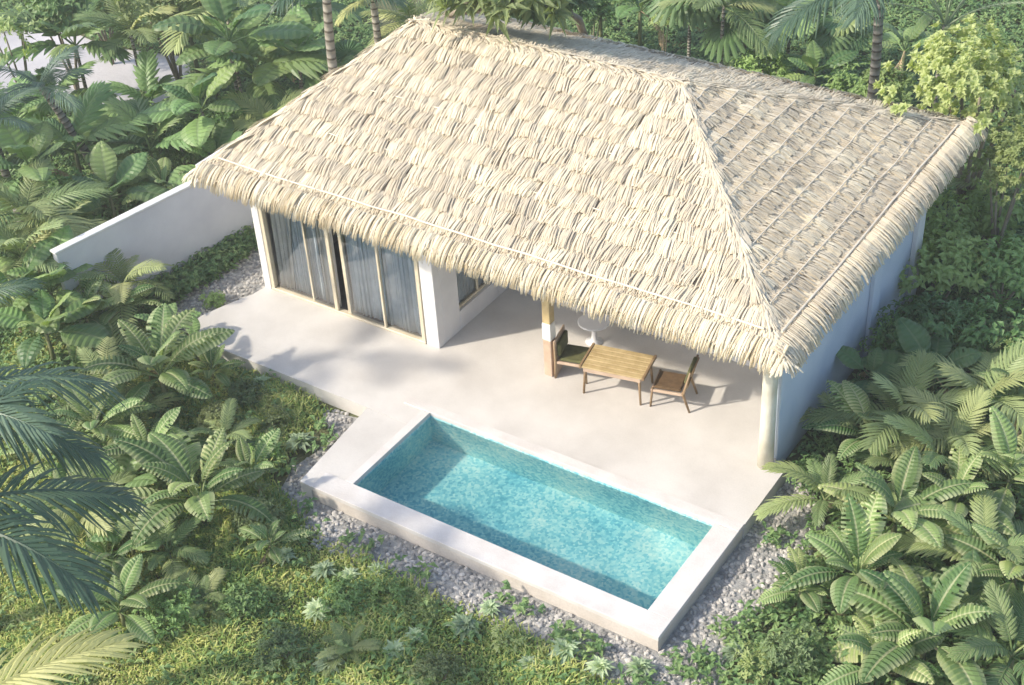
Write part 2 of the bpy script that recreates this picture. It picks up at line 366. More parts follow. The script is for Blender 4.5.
# glazed sliding door
fz = 2.42
door = vbox('sliding_door', M['frame'], (.03, BU-.31, -.02, .10, .001, .05), (.03, BU-.31, -.02, .10, fz, fz+.09),
            (.03, .12, -.015, .095, .052, fz-.002), (BU-.40, BU-.312, -.015, .095, .052, fz-.002))
XS = [.12, 1.10, 1.72, 2.02, 2.92, 3.80]
for k, x in enumerate(XS[1:-1]):
    w = .05 if k in (0, 3) else .09
    st = vbox('door_stile', M['frame'], (x-w/2, x+w/2, -.01 if k % 2 else .03, .05 if k % 2 else .09, .052, fz-.002), parent=door)
for k in range(5):
    if k == 2: continue          # the leaf between the two narrow stiles stands open
    y = .02 if k % 2 else .06
    m = MB(); m.quad((XS[k]+.03, y, .06), (XS[k+1]-.03, y, .06), (XS[k+1]-.03, y, fz-.005), (XS[k]+.03, y, fz-.005))
    o = m.build('pane', M['glass']); o.parent = door
vbox('lintel', M['plaster'], (.022, BU-.302, .0, .16, fz+.092, 2.86))
def curtain(x0, x1, y, name, mat, label, amp=.05, n=7, flare=0):
    m = MB(); K = n*8; zs = [.04, .5, 1.1, 1.8, 2.36]; vs = []
    for z in zs:
        for i in range(K+1):
            u = i/K; xx = x0+(x1-x0)*u + flare*(u)*(z/2.4)*1.0
            vs.append((xx+.012*math.sin(i*1.7+z), y+amp*(.55+.45*math.sin(u*9.7+x0*5))*math.sin(2*math.pi*n*(u+.035*math.sin(u*11+x0*7)+.02*math.sin(u*23))+.4*math.sin(z*1.5))*(1.1-.2*z/2.4), z))
    W = K+1
    m.add(vs, [(r*W+i, r*W+i+1, (r+1)*W+i+1, (r+1)*W+i) for r in range(4) for i in range(K)])
    o = m.build(name, mat, smooth=True)
    mod = o.modifiers.new('thick', 'SOLIDIFY'); mod.thickness = .006
    return tag(o, label, 'curtain')
curtain(.14, .52, .15, 'curtain', M['curtain'], 'beige drape gathered beside the white end post of the glass doors', .035, 4, .25)
curtain(1.32, 1.72, .15, 'curtain', M['curtain'], 'beige drape bunched beside the open middle gap of the glass doors', .035, 5)
curtain(.56, 1.30, .17, 'sheer_curtain', M['curtain_blue'], 'blue grey sheer curtain in the first wide pane from the white end post', .035, 9)
curtain(2.03, 2.92, .16, 'sheer_curtain', M['curtain_blue'], 'teal grey sheer curtain in the pane just after the open gap', .035, 8)
curtain(2.93, 3.84, .15, 'sheer_curtain', M['curtain_blue'], 'grey sheer curtain in the last pane beside the corner pillar', .035, 9)

# ------------------------------------------------------------------ roof
E0, E1, F0, F1 = -.60, 11.44, -.80, 7.60
HE, HR = 2.86, 4.52
MV = 3.72
A = Vector((1.42, MV, HR)); Bp = Vector((7.25, MV, HR))
c00, c10, c11, c01 = Vector((E0, F0, HE)), Vector((E1, F0, HE)), Vector((E1, F1, HE)), Vector((E0, F1, HE))
slopes = {'front': (c00, c10, Bp, A), 'right': (c10, c11, Bp, Bp), 'back': (c11, c01, A, Bp), 'end': (c01, c00, A, A)}
m = MB(); dn = Vector((0, 0, -.16))
m.add([c00, c10, c11, c01, A, Bp, c00+dn, c10+dn, c11+dn, c01+dn, A+dn, Bp+dn],
      [(0, 1, 5, 4), (1, 2, 5), (2, 3, 4, 5), (3, 0, 4), (7, 6, 10, 11), (8, 7, 11), (9, 8, 11, 10), (6, 9, 10), (6, 7, 1, 0), (7, 8, 2, 1), (8, 9, 3, 2), (9, 6, 0, 3)])
roof = vl(m.build('roof', M['under']))

def strand(m, p, d, n, side, L, w, lift, curl, rnd):
    """one folded palm-leaf strip: root at p, runs along d, tip lifted off the slope and bent over"""
    K = 4; vs = []; uvs = []
    for i in range(K):
        s = i/(K-1)
        q = p + d*(L*s) + n*(lift*math.sin(s*1.9) - curl*s*s*s)
        ww = w*(.85, 1.0, .97, .5)[i]
        vs += [q-side*ww*.5, q+n*(ww*.09), q+side*ww*.5]; uvs += [(rnd, s)]*3
    fs = []
    for i in range(K-1):
        fs += [(i*3, i*3+1, i*3+4, i*3+3), (i*3+1, i*3+2, i*3+5, i*3+4)]
    m.add(vs, fs, uvs)
def thatch(name, mat, quad, course=.36, bund=.30, per=11, lift=.085, zz=.35, L=.62, curl=.02):
    a, b, c, d = quad
    e = (b-a).normalized(); wid = (b-a).length
    n = (b-a).cross(((c+d)/2-a)).normalized()
    if n.z < 0: n = -n
    up = n.cross(e); 
    if up.z < 0: up = -up
    H = (c-a).dot(up); l0, l1 = (d-a).dot(e), (c-a).dot(e)
    m = MB(); nc = int(H/course)
    for k in range(nc+1):
        t = k*course; ct = U(-.12, .12)
        lo = l0*t/H; hi = wid+(l1-wid)*t/H
        x = lo - RND()*bund
        while x < hi+.05:
            bx = x + U(-.05, .05); ang0 = .12+U(-zz, zz)*.4; bl = lift*U(.6, 1.5); cr = RND()*.5; LL = L*U(.9, 1.1)
            if lo < bx+bund/2 < hi:      # the folded leaf under the loose strips
                tt = min(t+LL, H-.01); lo2, hi2 = l0*tt/H, wid+(l1-wid)*tt/H
                xc = min(max(bx+bund*.55, lo2+.02), hi2-.02); dd = (a+e*(bx+bund*.55)+up*t-(a+e*xc+up*tt)); dd = (dd+e*math.sin(ang0)*dd.length).normalized()
                sd = dd.cross(n).normalized(); K = 5; vs = []; g = min(.99, max(.01, .15+cr*1.2+ct)); l_ = (tt-t)+.05
                for i in range(K):
                    s_ = i/(K-1); hw = bund*.5*(.95, 1.0, 1.0, .92, .55)[i]
                    q = a+e*xc+up*tt+n*.012+dd*(l_*s_)+n*(bl*.75*math.sin(s_*1.9))
                    vs += [q-sd*hw, q-sd*hw*.5+n*.03, q+n*.045, q+sd*hw*.5+n*.03, q+sd*hw]
                m.add(vs, [(i*5+k_, i*5+k_+1, i*5+k_+6, i*5+k_+5) for i in range(K-1) for k_ in range(4)], [(g, .5)]*25)
            for j in range(per):
                xx = bx + bund*(j+.5)/per*1.15 + U(-.02, .02)
                tt = min(t+LL*.92+U(-.04, .04), H-.01)
                lo2, hi2 = l0*tt/H, wid+(l1-wid)*tt/H
                an = ang0 + (j/per-.5)*.22 + U(-.06, .06)
                xr = min(max(xx, lo2-.01), hi2+.01)
                dd = (-up*math.cos(an) + e*math.sin(an)).normalized()
                if not (lo-.08 < xx < hi+.08): continue
                dd = (a+e*xx+up*t - (a+e*xr+up*tt)); dd = (dd + e*math.sin(an)*dd.length).normalized()
                mound = math.sin(math.pi*(j+.5)/per)*.045
                p = a + e*xr + up*tt + n*(.02+mound*.5)
                sd = dd.cross(n).normalized()
                strand(m, p, dd, n, sd, max(.15, (tt-t)+.08)*U(.9, 1.08), U(.020, .032), bl+mound, curl*U(0, 1.6), max(.01, min(.999, .22*RND()+.1+cr*1.2+ct+(.12 if j in (0, per-1) else 0)*-1)))
            x += bund
    o = m.build(name, mat); o.parent = roof
    return (a, e, up, n, H, l0, l1, wid)
fr_ = {}
for s, q in slopes.items():
    a = dict(course=.40, bund=.30, per=17, zz=.5, L=.48, lift=.042)
    if s == 'right': a = dict(course=.44, bund=.28, per=15, zz=.16, lift=.04, L=.52)
    if s == 'back': a = dict(course=.42, bund=.30, per=8, zz=.35, lift=.06, L=.66)
    if s == 'end': a = dict(course=.42, bund=.34, per=6, zz=.4)
    fr_[s] = thatch('thatch', M['thatch'], q, **a)
# bamboo battens lying across the right slope and the lowest front courses
for s, rows in (('front', (.42, 1.7, 2.9)), ('right', tuple(.42*i+.30 for i in range(10)))):
    a, e, up, n, H, l0, l1, wid = fr_[s]
    for t in rows:
        if t > H-.3: continue
        lo, hi = l0*t/H+.12, wid+(l1-wid)*t/H-.12
        K = max(3, int((hi-lo)/.6)); pts = [a+e*(lo+(hi-lo)*i/K)+up*(t+U(-.02, .02))+n*(.122+U(-.02, .015) - (.05 if s == 'front' and t > 1 else 0)) for i in range(K+1)]
        m = MB(); m.tube(pts, .012 if t > .5 else .02, 6); o = m.build('batten', M['bamboo']); o.parent = roof
# hanging eave fringe
for s in ('front', 'right', 'back'):
    a, e, up, n, H, l0, l1, wid = fr_[s]; m = MB(); x = -.02
    out = Vector((-up.x, -up.y, 0)).normalized()
    while x < wid+.02:
        w0 = U(.10, .17); an = U(-.2, .2); drop = U(.19, .26); bulge = U(.05, .09); cr = RND()*.5
        for j in range(9):
            xx = min(max(x + w0*(j+.5)/9, 0), wid); K = 5; vs = []; uvs = []; ww = U(.022, .04); an2 = an+U(-.2, .2); rr = min(.99, cr+RND()*.55); dj = drop*U(.8, 1.15); th = U(0, .05)
            for i in range(K):
                q = i/(K-1); ph = q*1.75
                p = a + e*xx + up*(.28*(1-q)**1.2) + n*(.09+th) + out*(bulge*math.sin(ph)+.05*q + th) - Vector((0, 0, 1))*(dj*q*q*1.1) + e*(an2*dj*q*q)
                k2 = ww*(.8, 1, 1, .8, .3)[i]
                vs += [p-e*k2*.5, p+(out+n)*.007, p+e*k2*.5]; uvs += [(rr, q)]*3
            fs = []
            for i in range(K-1): fs += [(i*3, i*3+1, i*3+4, i*3+3), (i*3+1, i*3+2, i*3+5, i*3+4)]
            m.add(vs, fs, uvs)
        x += w0*.85
    o = m.build('eave_fringe', M['fringe'] if s == 'front' else M['thatch']); o.parent = roof
# hips and ridge: short bundles folded over the line
for (p, q, nm) in ((c10, Bp, 'hip_cap'), (Bp, c11, 'hip_cap'), (A, Bp, 'ridge_cap'), (c00, A, 'hip_cap'), (c01, A, 'hip_cap')):
    m = MB(); d = (q-p); L = d.length; d.normalize(); side = d.cross(Vector((0, 0, 1))).normalized(); nn = side.cross(d)
    down = -d if d.z > .05 else d
    x = 0
    while x < L:
        for j in range(16):
            an = U(-1, 1); lat = an*.13
            st = p + d*(x+U(-.05, .05)) + side*lat*.5 + nn*(.09-.05*abs(an))
            dd = (down*(.75) + side*an*.9 - nn*abs(an)*.28).normalized()
            strand(m, st, dd, nn, dd.cross(nn).normalized(), U(.20, .30), U(.025, .045), .04, U(.02, .08), RND()*.6+.3)
        x += .15
    o = m.build(nm, M['thatch']); o.parent = roof
# white boards along the end eave and the rear eave
def board(p, q, name, w=.05, h=.17, off=(0, 0, 0)):
    m = MB(); d = (q-p).normalized(); s = d.cross(Vector((0, 0, 1))).normalized(); off = Vector(off)
    vs = [x+off+s*k+Vector((0, 0, z)) for x in (p, q) for k in (-w/2, w/2) for z in (-.05, h)]
    m.add(vs, [(0, 1, 3, 2), (4, 6, 7, 5), (0, 4, 5, 1), (2, 3, 7, 6), (1, 5, 7, 3), (0, 2, 6, 4)])
    o = m.build(name, M['white_trim']); o.parent = roof
board(c00+Vector((0, .12, 0)), c01, 'verge_board', h=.10, off=(-.10, 0, .03))
board(c01, c11-Vector((.6, 0, 0)), 'verge_board', h=.08, off=(0, .11, -.02))

# ------------------------------------------------------------------ boundary wall
bw = tag(empty('boundary_wall', (-2.35, 1, GZ)), 'plain white garden wall running back from the leaf palms to the end of the villa', 'wall')
a_, b_ = Vector((-2.80, -2.75)), Vector((-1.73, 4.0)); d_ = (b_-a_); L_ = d_.length; d_.normalize()
mt = Matrix.Translation((a_.x+2.35, a_.y-1, 0)) @ Matrix.Rotation(math.atan2(d_.y, d_.x), 4, 'Z')
m = MB(); m.bev(0, L_, 0, .15, -.05, 1.80, .012, mt); m.build('wall_panel', M['wall_paint'], bw)
m = MB(); m.bev(-.03, L_+.03, -.02, .17, 1.802, 1.85, .01, mt); m.build('wall_cap', M['white_trim'], bw)

# ------------------------------------------------------------------ furniture
def wood_leg(m, p, q, r0=.028, r1=.02): m.tube([p, q], [r0, r1], 8)
tb_ = tag(empty('wooden_table', (7.72, .62, 0), rad(11)), 'golden slatted wooden table standing between the two wooden chairs', 'table')
m = MB()
for i in range(6):
    y = -.36+i*.12; m.bev(-.56, .56, y+.004, y+.116, .575, .605, .005)
m.build('tabletop', M['teak'], tb_)
m = MB(); m.bev(-.53, .53, -.345, -.32, .49, .574, .004); m.bev(-.53, .53, .32, .345, .49, .574, .004); m.bev(-.545, -.52, -.32, .32, .49, .574, .004); m.bev(.52, .545, -.32, .32, .49, .574, .004)
m.build('apron', M['pale_wood'], tb_)
for sx in (-1, 1):
    m = MB(); m.bev(sx*.585-.022, sx*.585+.022, -.37, .37, .56, .62, .006); m.build('end_rail', M['wood'], tb_)
    for sy in (-1, 1):
        m = MB(); wood_leg(m, (sx*.50, sy*.31, .575), (sx*.535, sy*.335, 0)); m.build('leg', M['wood'], tb_, smooth=True)
def armchair(loc, rz, label, seat_mat, back_wood, solid):
    t = tag(empty('wooden_chair', loc, rz), label, 'chair', None)   # faces local +x
    m = MB(); m.bev(-.26, .30, -.29, -.25, .33, .38, .006); m.bev(-.26, .30, .25, .29, .33, .38, .006); m.bev(.26, .30, -.249, .249, .33, .38, .006); m.bev(-.28, -.24, -.249, .249, .33, .38, .006)
    m.bev(-.20, .22, -.02, .02, .31, .328, .004)
    m.build('seat_frame', M['pale_wood'], t)
    m = MB(); m.bev(-.235, .27, -.245, .245, .365, .43, .025); m.build('seat_cushion', seat_mat, t)
    for sy in (-1, 1):
        m = MB(); wood_leg(m, (.27, sy*.27, .40), (.30, sy*.29, 0), .024, .018); m.build('leg', M['wood'], t, smooth=True)
        m = MB(); m.tube([(-.30, sy*.28, 0), (-.285, sy*.275, .36), (-.30, sy*.27, .80)] if solid else [(-.40, sy*.28, 0), (-.28, sy*.275, .36), (-.40, sy*.27, .86)], [.02, .028, .02], 8); m.build('leg', M['wood'], t, smooth=True)
    m = MB(); tl = Matrix.Translation((-.30, 0, .42)) @ Matrix.Rotation(rad(-15), 4, 'Y')
    if solid: m.bev(-.05, -.015, -.28, .28, -.41, .40, .01, Matrix.Translation((-.26, 0, .42)))
    else:
        m.bev(-.03, 0, -.25, .25, .08, .16, .008, tl); m.bev(-.03, 0, -.25, .25, .36, .44, .008, tl)
    m.build('backrest', back_wood, t)
    m = MB(); m.bev(.0, .07, -.235, .235, (.03 if solid else .14), .45-.12*solid, .022, Matrix.Translation((-.27, 0, .42)) if solid else tl); m.build('back_cushion', M['olive'], t)
    return t
armchair((6.80, .66, 0), rad(14), 'wooden chair with olive seat pad and a pale wooden back, turned towards the table', M['olive'], M['pale_wood'], True)
armchair((8.70, .80, 0), rad(180+14), 'wooden chair with brown seat pad and a low olive back pad, nearest the front post', M['brown_fab'], M['wood'], False)
pst = vbox('post', M['pale_wood'], (6.35, 6.52, .30, .47, .001, .80), b=.01)
vbox('band', M['white_trim'], (6.345, 6.525, .295, .475, .802, 1.16), parent=pst)
vbox('upper_post', M['teak'], (6.355, 6.515, .305, .465, 1.162, 3.05), parent=pst)
st = tag(empty('side_table', (6.62, 1.62, 0)), 'round white pedestal table behind the olive chair', 'table')
m = MB(); m.lathe([(.16, 0), (.17, .015), (.06, .06), (.045, .2), (.05, .44)]); m.build('pedestal', M['ceramic'], st, smooth=True)
m = MB(); m.lathe([(.26, .442), (.30, .45), (.305, .465), (.29, .48)]); m.build('tabletop', M['ceramic'], st)

# kind, x, y, crown height, leaf length or crown size, leaves, lowest and highest leaf angle, lean x, lean y, label
PLANTS = [
    ('ribbed', 14.61, -2.51, 0.50, 1.75, 10, 0.10, 1.20, 0.0, 0.0, 'largest ribbed leaf plant in the bottom corner below the pool side gravel'),
    ('comb', 15.75, -2.16, 0.50, 1.60, 8, 0.10, 1.20, 0.0, 0.0, 'comb leaved plant at the frame edge beside the largest bottom corner plant'),
    ('ribbed', 13.27, -1.74, 0.45, 1.60, 9, 0.10, 1.20, 0.0, 0.0, 'ribbed leaf plant between the largest corner plant and the pool gravel'),
    ('ribbed', 13.32, -0.43, 0.55, 1.60, 9, 0.10, 1.20, 0.0, 0.0, 'ribbed leaf plant with a pale leaf, uphill of the one by the pool gravel'),
    ('comb', 14.82, -0.64, 0.60, 1.70, 9, 0.10, 1.20, 0.0, 0.0, 'comb leaved plant uphill of the largest corner plant, close to the frame edge'),
    ('ribbed', 14.55, 1.30, 0.60, 1.60, 9, 0.10, 1.20, 0.0, 0.0, 'ribbed leaf plant at the frame edge level with the foot of the front post'),
    ('comb', 13.43, 1.22, 0.60, 1.55, 9, 0.10, 1.20, 0.0, 0.0, 'comb leaved plant in the middle of the side bed'),
    ('comb', 12.16, -0.44, 0.45, 1.35, 9, 0.10, 1.20, 0.0, 0.0, 'comb leaved plant leaning over the gravel near the terrace end corner'),
    ('ribbed', 12.22, 1.25, 0.50, 1.40, 8, 0.10, 1.20, 0.0, 0.0, 'ribbed leaf plant close to the foot of the shaded side wall'),
    ('feather', 12.59, 1.79, 0.80, 1.50, 9, 0.20, 1.30, 0.0, 0.0, 'yellowish feather palm beside the side wall, above the ribbed leaf bed'),
    ('feather', 13.63, 2.70, 0.80, 1.60, 9, 0.20, 1.30, 0.0, 0.0, 'yellowish feather palm near the frame edge, uphill of the side bed'),
    ('feather', 11.66, 1.53, 0.40, 1.00, 9, 0.10, 1.20, 0.0, 0.0, 'small feather palm touching the side wall near the front post'),
    ('broad', 11.64, 2.73, 0.60, 1.15, 7, 0.10, 1.20, 0.0, 0.0, 'dark broad leaf plant against the middle of the side wall'),
    ('broad', 12.58, 3.21, 0.70, 1.30, 7, 0.10, 1.20, 0.0, 0.0, 'broad leaf plant with upright dark leaves behind the yellowish feather palms'),
    ('ribbed', 12.62, -2.37, 0.35, 0.85, 8, 0.10, 1.20, 0.0, 0.0, 'smaller ribbed leaf plant nearest the pool side gravel'),
    ('ribbed', 14.09, 3.11, 0.80, 1.50, 8, 0.10, 1.20, 0.0, 0.0, 'ribbed leaf plant at the frame edge above the feather palms'),
    ('bush', 11.73, 0.06, 0.30, 0.45, 1, 0.10, 1.20, 0.0, 0.0, 'low dark shrub at the foot of the front post'),
    ('bush_light', 13.02, -3.58, 0.30, 0.55, 1, 0.10, 1.20, 0.0, 0.0, 'low light green shrub at the bottom where gravel meets grass'),
    ('lime', 12.69, -3.87, 0.25, 0.40, 1, 0.10, 1.20, 0.0, 0.0, 'low yellow green shrub at the bottom end of the pool gravel'),
    ('rosette', 12.27, -3.82, 0.10, 0.60, 1, 0.10, 1.20, 0.0, 0.0, 'grey green rosette at the gravel edge below the pool corner'),
    ('bush', 11.95, 4.40, 0.70, 1.00, 1, 0.10, 1.20, 0.0, 0.0, 'dark small leaved shrub beside the side wall, above the broad leaf plants'),
    ('bush', 12.85, 4.73, 0.70, 1.00, 1, 0.10, 1.20, 0.0, 0.0, 'dark small leaved shrub near the frame edge above the feather palms'),
    ('bush', 11.67, 6.14, 0.80, 1.15, 1, 0.10, 1.20, 0.0, 0.0, 'rounded small leaved shrub below the far corner of the side wall'),
    ('bush', 12.69, 6.51, 0.80, 1.10, 1, 0.10, 1.20, 0.0, 0.0, 'rounded small leaved shrub at the frame edge level with the far wall corner'),
    ('bush', 10.87, 7.76, 0.80, 1.00, 1, 0.10, 1.20, 0.0, 0.0, 'small leaved shrub touching the pale end pilaster of the side wall'),
    ('bush', 11.72, 8.47, 0.90, 1.10, 1, 0.10, 1.20, 0.0, 0.0, 'small leaved shrub under the yellow green tree'),
    ('bush', 11.54, 3.95, 0.50, 0.70, 1, 0.10, 1.20, 0.0, 0.0, 'low shrub hugging the side wall by its pilaster'),
    ('bush_light', 13.31, 4.95, 0.50, 0.60, 1, 0.10, 1.20, 0.0, 0.0, 'light green shrub at the frame edge among dark shrubs'),
    ('lime', 13.37, 4.28, 0.95, 0.25, 1, 0.10, 1.20, 0.0, 0.0, 'small bright yellow green shrub among the dark shrubs beside the side wall'),
    ('rosette', 12.24, 5.33, 0.90, 0.80, 1, 0.10, 1.20, 0.0, 0.0, 'grey green rosette among the dark shrubs beside the side wall'),
    ('yellow', 11.07, 8.82, 3.30, 2.00, 1, 0.10, 1.20, 0.0, 0.0, 'yellow green tree with rosette leaf clumps behind the far roof corner'),
    ('yellow', 12.11, 7.75, 2.60, 1.20, 1, 0.10, 1.20, 0.0, 0.0, 'smaller yellow green tree below the taller one at the frame edge'),
    ('wire', 9.19, 12.12, 3.00, 2.40, 11, 0.30, 1.30, 0.0, 0.0, 'pale thin stemmed palm spreading bare fronds above the yellow green tree'),
    ('feather', 11.59, 9.10, 1.00, 1.30, 8, 0.10, 1.20, 0.0, 0.0, 'feather palm under the yellow green trees'),
    ('fan', 2.98, 12.21, 1.80, 1.90, 8, 0.40, 1.30, 0.0, 0.0, 'fan palm behind the rear eave nearest the ridge end tree'),
    ('fan', 4.20, 12.73, 1.50, 1.80, 9, 0.10, 1.20, 0.0, 0.0, 'fan palm behind the rear eave halfway to the spotted trunk'),
    ('broad', 1.33, 12.70, 1.60, 1.80, 9, 0.10, 1.20, 0.0, 0.0, 'bright green broad leaf plant behind the rear eave beside the first fan palm'),
    ('broad', 0.28, 12.52, 1.60, 1.70, 8, 0.10, 1.20, 0.0, 0.0, 'green broad leaf plant at the top edge above the shaded rear roof slope'),
    ('wide', 5.14, 13.17, 1.90, 1.80, 9, 0.10, 1.20, 0.0, 0.0, 'broad leaflet palm at the top edge between the halfway fan palm and the spotted trunk'),
    ('broad', 6.48, 11.70, 1.40, 1.50, 9, 0.10, 1.20, 0.0, 0.0, 'dark broad leaf plant behind the rear eave below the spotted trunk'),
    ('fan', 6.52, 13.28, 1.50, 1.50, 9, 0.10, 1.20, 0.0, 0.0, 'fan palm beside the spotted trunk'),
    ('coco', 8.27, 10.38, 4.60, 2.40, 9, -0.10, 0.90, 0.0, 0.0, 'tall palm with a pale spotted trunk behind the far end of the rear eave'),
    ('bush', 7.33, 11.74, 1.20, 1.00, 1, 0.10, 1.20, 0.0, 0.0, 'dark shrub behind the rear eave right below the spotted trunk'),
    ('bush', 8.31, 11.96, 1.20, 1.00, 1, 0.10, 1.20, 0.0, 0.0, 'dark shrub between the spotted trunk and the yellow green tree'),
    ('broad', 7.92, 13.44, 1.60, 1.50, 8, 0.10, 1.20, 0.0, 0.0, 'dark broad leaf plant between spotted trunk and thin stemmed palm'),
    ('bush', 5.12, 12.23, 1.00, 0.90, 1, 0.10, 1.20, 0.0, 0.0, 'dark shrub along the rear eave before the broad leaf plant'),
    ('feather', 4.09, 11.81, 2.60, 1.80, 9, 0.10, 1.20, 0.0, 0.0, 'feather palm at the top edge above the halfway fan palm'),
    ('lime', 2.21, 12.33, 1.60, 0.35, 1, 0.10, 1.20, 0.0, 0.0, 'yellow green shrub at the rear eave beside the bright broad leaf plant'),
    ('grey_tree', -1.22, 6.35, 5.30, 1.40, 1, 0.00, 0.00, 4.2, -1.8, 'green tree with drooping leaf rosettes overhanging the ridge end of the roof'),
    ('grey_tree', 2.62, 8.81, 4.60, 0.90, 1, 0.00, 0.00, 0.3, -2.6, 'smaller green tree crown beside the one overhanging the ridge end'),
    ('bush', 0.37, 11.88, 1.60, 0.90, 1, 0.10, 1.20, 0.0, 0.0, 'dark shrub behind the shaded rear roof slope'),
    ('coco', -1.50, 4.54, 5.00, 2.30, 9, -0.10, 0.90, 0.0, 0.0, 'palm with a pale trunk standing clear behind the end eave of the roof'),
    ('coco_yellow', -1.57, 5.98, 4.00, 1.80, 9, -0.10, 0.90, 0.0, 0.0, 'palm with stout ringed trunk and yellowish fronds close to the ridge end'),
    ('feather', -1.47, 7.08, 3.00, 1.50, 9, 0.10, 1.20, 0.0, 0.0, 'feather palm with bright fronds touching the upper end of the roof edge'),
    ('broad', -3.91, 5.87, 2.00, 1.80, 9, 0.10, 1.20, 0.0, 0.0, 'broad leaf plant behind the end eave beside the pale palm trunk'),
    ('wide', -4.64, 5.07, 1.80, 2.10, 9, 0.10, 1.20, 0.0, 0.0, 'broad leaflet palm behind the end eave, two plants out from the pale palm trunk'),
    ('broad', -4.88, 4.65, 2.80, 2.00, 9, 0.10, 1.20, 0.0, 0.0, 'broad leaf plant with pleated round leaves uphill of the end eave'),
    ('fan', -2.85, 6.15, 1.60, 1.40, 8, 0.10, 1.20, 0.0, 0.0, 'fan palm at the foot of the ringed trunk by the roof edge'),
    ('feather', -2.93, 3.64, 1.50, 1.50, 10, 0.10, 1.20, 0.0, 0.0, 'yellowish feather palm tucked beside the end eave'),
    ('broad', -4.24, 2.84, 2.00, 1.80, 10, 0.10, 1.20, 0.0, 0.0, 'broad leaf plant in the middle of the mass behind the garden wall'),
    ('wide', -5.13, 1.96, 1.20, 1.70, 9, 0.10, 1.20, 0.0, 0.0, 'dark broad leaflet palm rising just behind the garden wall'),
    ('broad', -3.34, 2.18, 1.30, 1.30, 9, 0.10, 1.20, 0.0, 0.0, 'broad leaf plant behind the garden wall next to the eave corner'),
    ('broad', -4.30, -0.04, 1.30, 1.60, 10, 0.10, 1.20, 0.0, 0.0, 'dark broad leaf plant with radiating leaves over the garden wall top'),
    ('ribbed', -3.82, 1.04, 1.00, 1.20, 9, 0.10, 1.20, 0.0, 0.0, 'ribbed leaf plant peeping over the middle of the garden wall'),
    ('wide', -6.51, 1.02, 1.30, 1.80, 9, 0.10, 1.20, 0.0, 0.0, 'broad leaflet palm behind the free end of the garden wall'),
    ('coco', -6.15, 1.45, 2.80, 1.50, 10, 0.00, 1.00, -0.9, -0.5, 'slender palm with dark starry crown and leaning stem beside the pale clearing'),
    ('coco', -6.38, -0.88, 2.60, 1.50, 9, 0.00, 1.00, -0.7, 0.4, 'slender palm at the frame edge leaning beside the pale clearing'),
    ('wide', -7.99, 6.35, 1.60, 2.00, 9, 0.10, 1.20, 0.0, 0.0, 'broad leaflet palm above the pale clearing toward the top edge'),
    ('bush_light', -11.40, 6.52, 1.60, 1.30, 1, 0.10, 1.20, 0.0, 0.0, 'olive green shrub at the top edge beyond the pale clearing'),
    ('bush_light', -8.12, 5.81, 2.40, 1.40, 1, 0.10, 1.20, 0.0, 0.0, 'olive green shrub at the top edge nearer the broad leaflet palm'),
    ('bush', -10.57, 4.56, 2.20, 1.30, 1, 0.10, 1.20, 0.0, 0.0, 'dark shrub at the top edge beyond the leaning palms'),
    ('lime', -10.61, 3.05, 2.40, 1.10, 1, 0.10, 1.20, 0.0, 0.0, 'yellow green shrub in the top corner beside the clearing'),
    ('feather', -5.98, 5.79, 3.00, 2.00, 9, 0.10, 1.20, 0.0, 0.0, 'feather palm at the top edge above the pleated broad leaf plant'),
    ('wide', -5.95, 7.71, 2.00, 2.10, 9, 0.10, 1.20, 0.0, 0.0, 'broad leaflet palm at the top edge beside the clear standing palm trunk'),
    ('broad', -5.89, -0.68, 1.80, 1.70, 10, 0.10, 1.20, 0.0, 0.0, 'broad leaf plant at the frame edge below the starry palm crown'),
    ('bush', -5.03, 2.89, 0.90, 0.90, 1, 0.10, 1.20, 0.0, 0.0, 'dark shrub behind the garden wall near the eave corner'),
    ('bush', -5.50, -0.58, 1.00, 1.00, 1, 0.10, 1.20, 0.0, 0.0, 'dark shrub behind the free end of the garden wall'),
    ('bush', -4.41, 4.10, 1.00, 0.90, 1, 0.10, 1.20, 0.0, 0.0, 'dark shrub under the broad leaflet palm behind the end eave'),
    ('feather', -4.83, -1.81, 1.60, 1.90, 10, 0.10, 1.10, 0.0, 0.0, 'pale feather palm at the frame edge level with the top of the garden wall'),
    ('feather', -4.00, -2.73, 1.40, 1.70, 10, 0.10, 1.10, 0.0, 0.0, 'feather palm at the frame edge below the pale one'),
    ('broad', -3.04, -2.94, 1.00, 1.50, 11, 0.10, 1.20, 0.0, 0.0, 'broad leaf plant with a bright upright leaf covering the wall free end'),
    ('fern', -2.15, -1.86, 0.80, 1.35, 13, 0.10, 1.00, 0.0, 0.0, 'bright green fern in front of the garden wall'),
    ('ribbed', -1.80, -2.37, 0.60, 1.10, 8, 0.10, 1.20, 0.0, 0.0, 'ribbed leaf plant below the bright green fern'),
    ('broad', -2.21, -3.85, 0.90, 1.50, 9, 0.10, 1.20, 0.0, 0.0, 'dark broad leaf plant at the frame edge below the wall free end'),
    ('ribbed', 0.65, -3.70, 0.80, 1.75, 10, 0.10, 1.20, 0.0, 0.0, 'large pale ribbed leaf plant standing off the rounded terrace end'),
    ('broad', 0.16, -2.36, 0.45, 0.80, 8, 0.10, 1.20, 0.0, 0.0, 'broad leaf plant at the rounded terrace end beside the large ribbed one'),
    ('fern', -0.37, -4.17, 0.50, 1.20, 12, 0.10, 1.00, 0.0, 0.0, 'fern between the large ribbed leaf plant and the palm fronds'),
    ('ribbed', 0.56, -5.27, 0.60, 1.40, 9, 0.10, 1.20, 0.0, 0.0, 'ribbed leaf plant downhill of the fern, half behind palm fronds'),
    ('lime', -0.85, -4.78, 0.50, 0.50, 1, 0.10, 1.20, 0.0, 0.0, 'yellow green shrub beneath the grey palm fronds'),
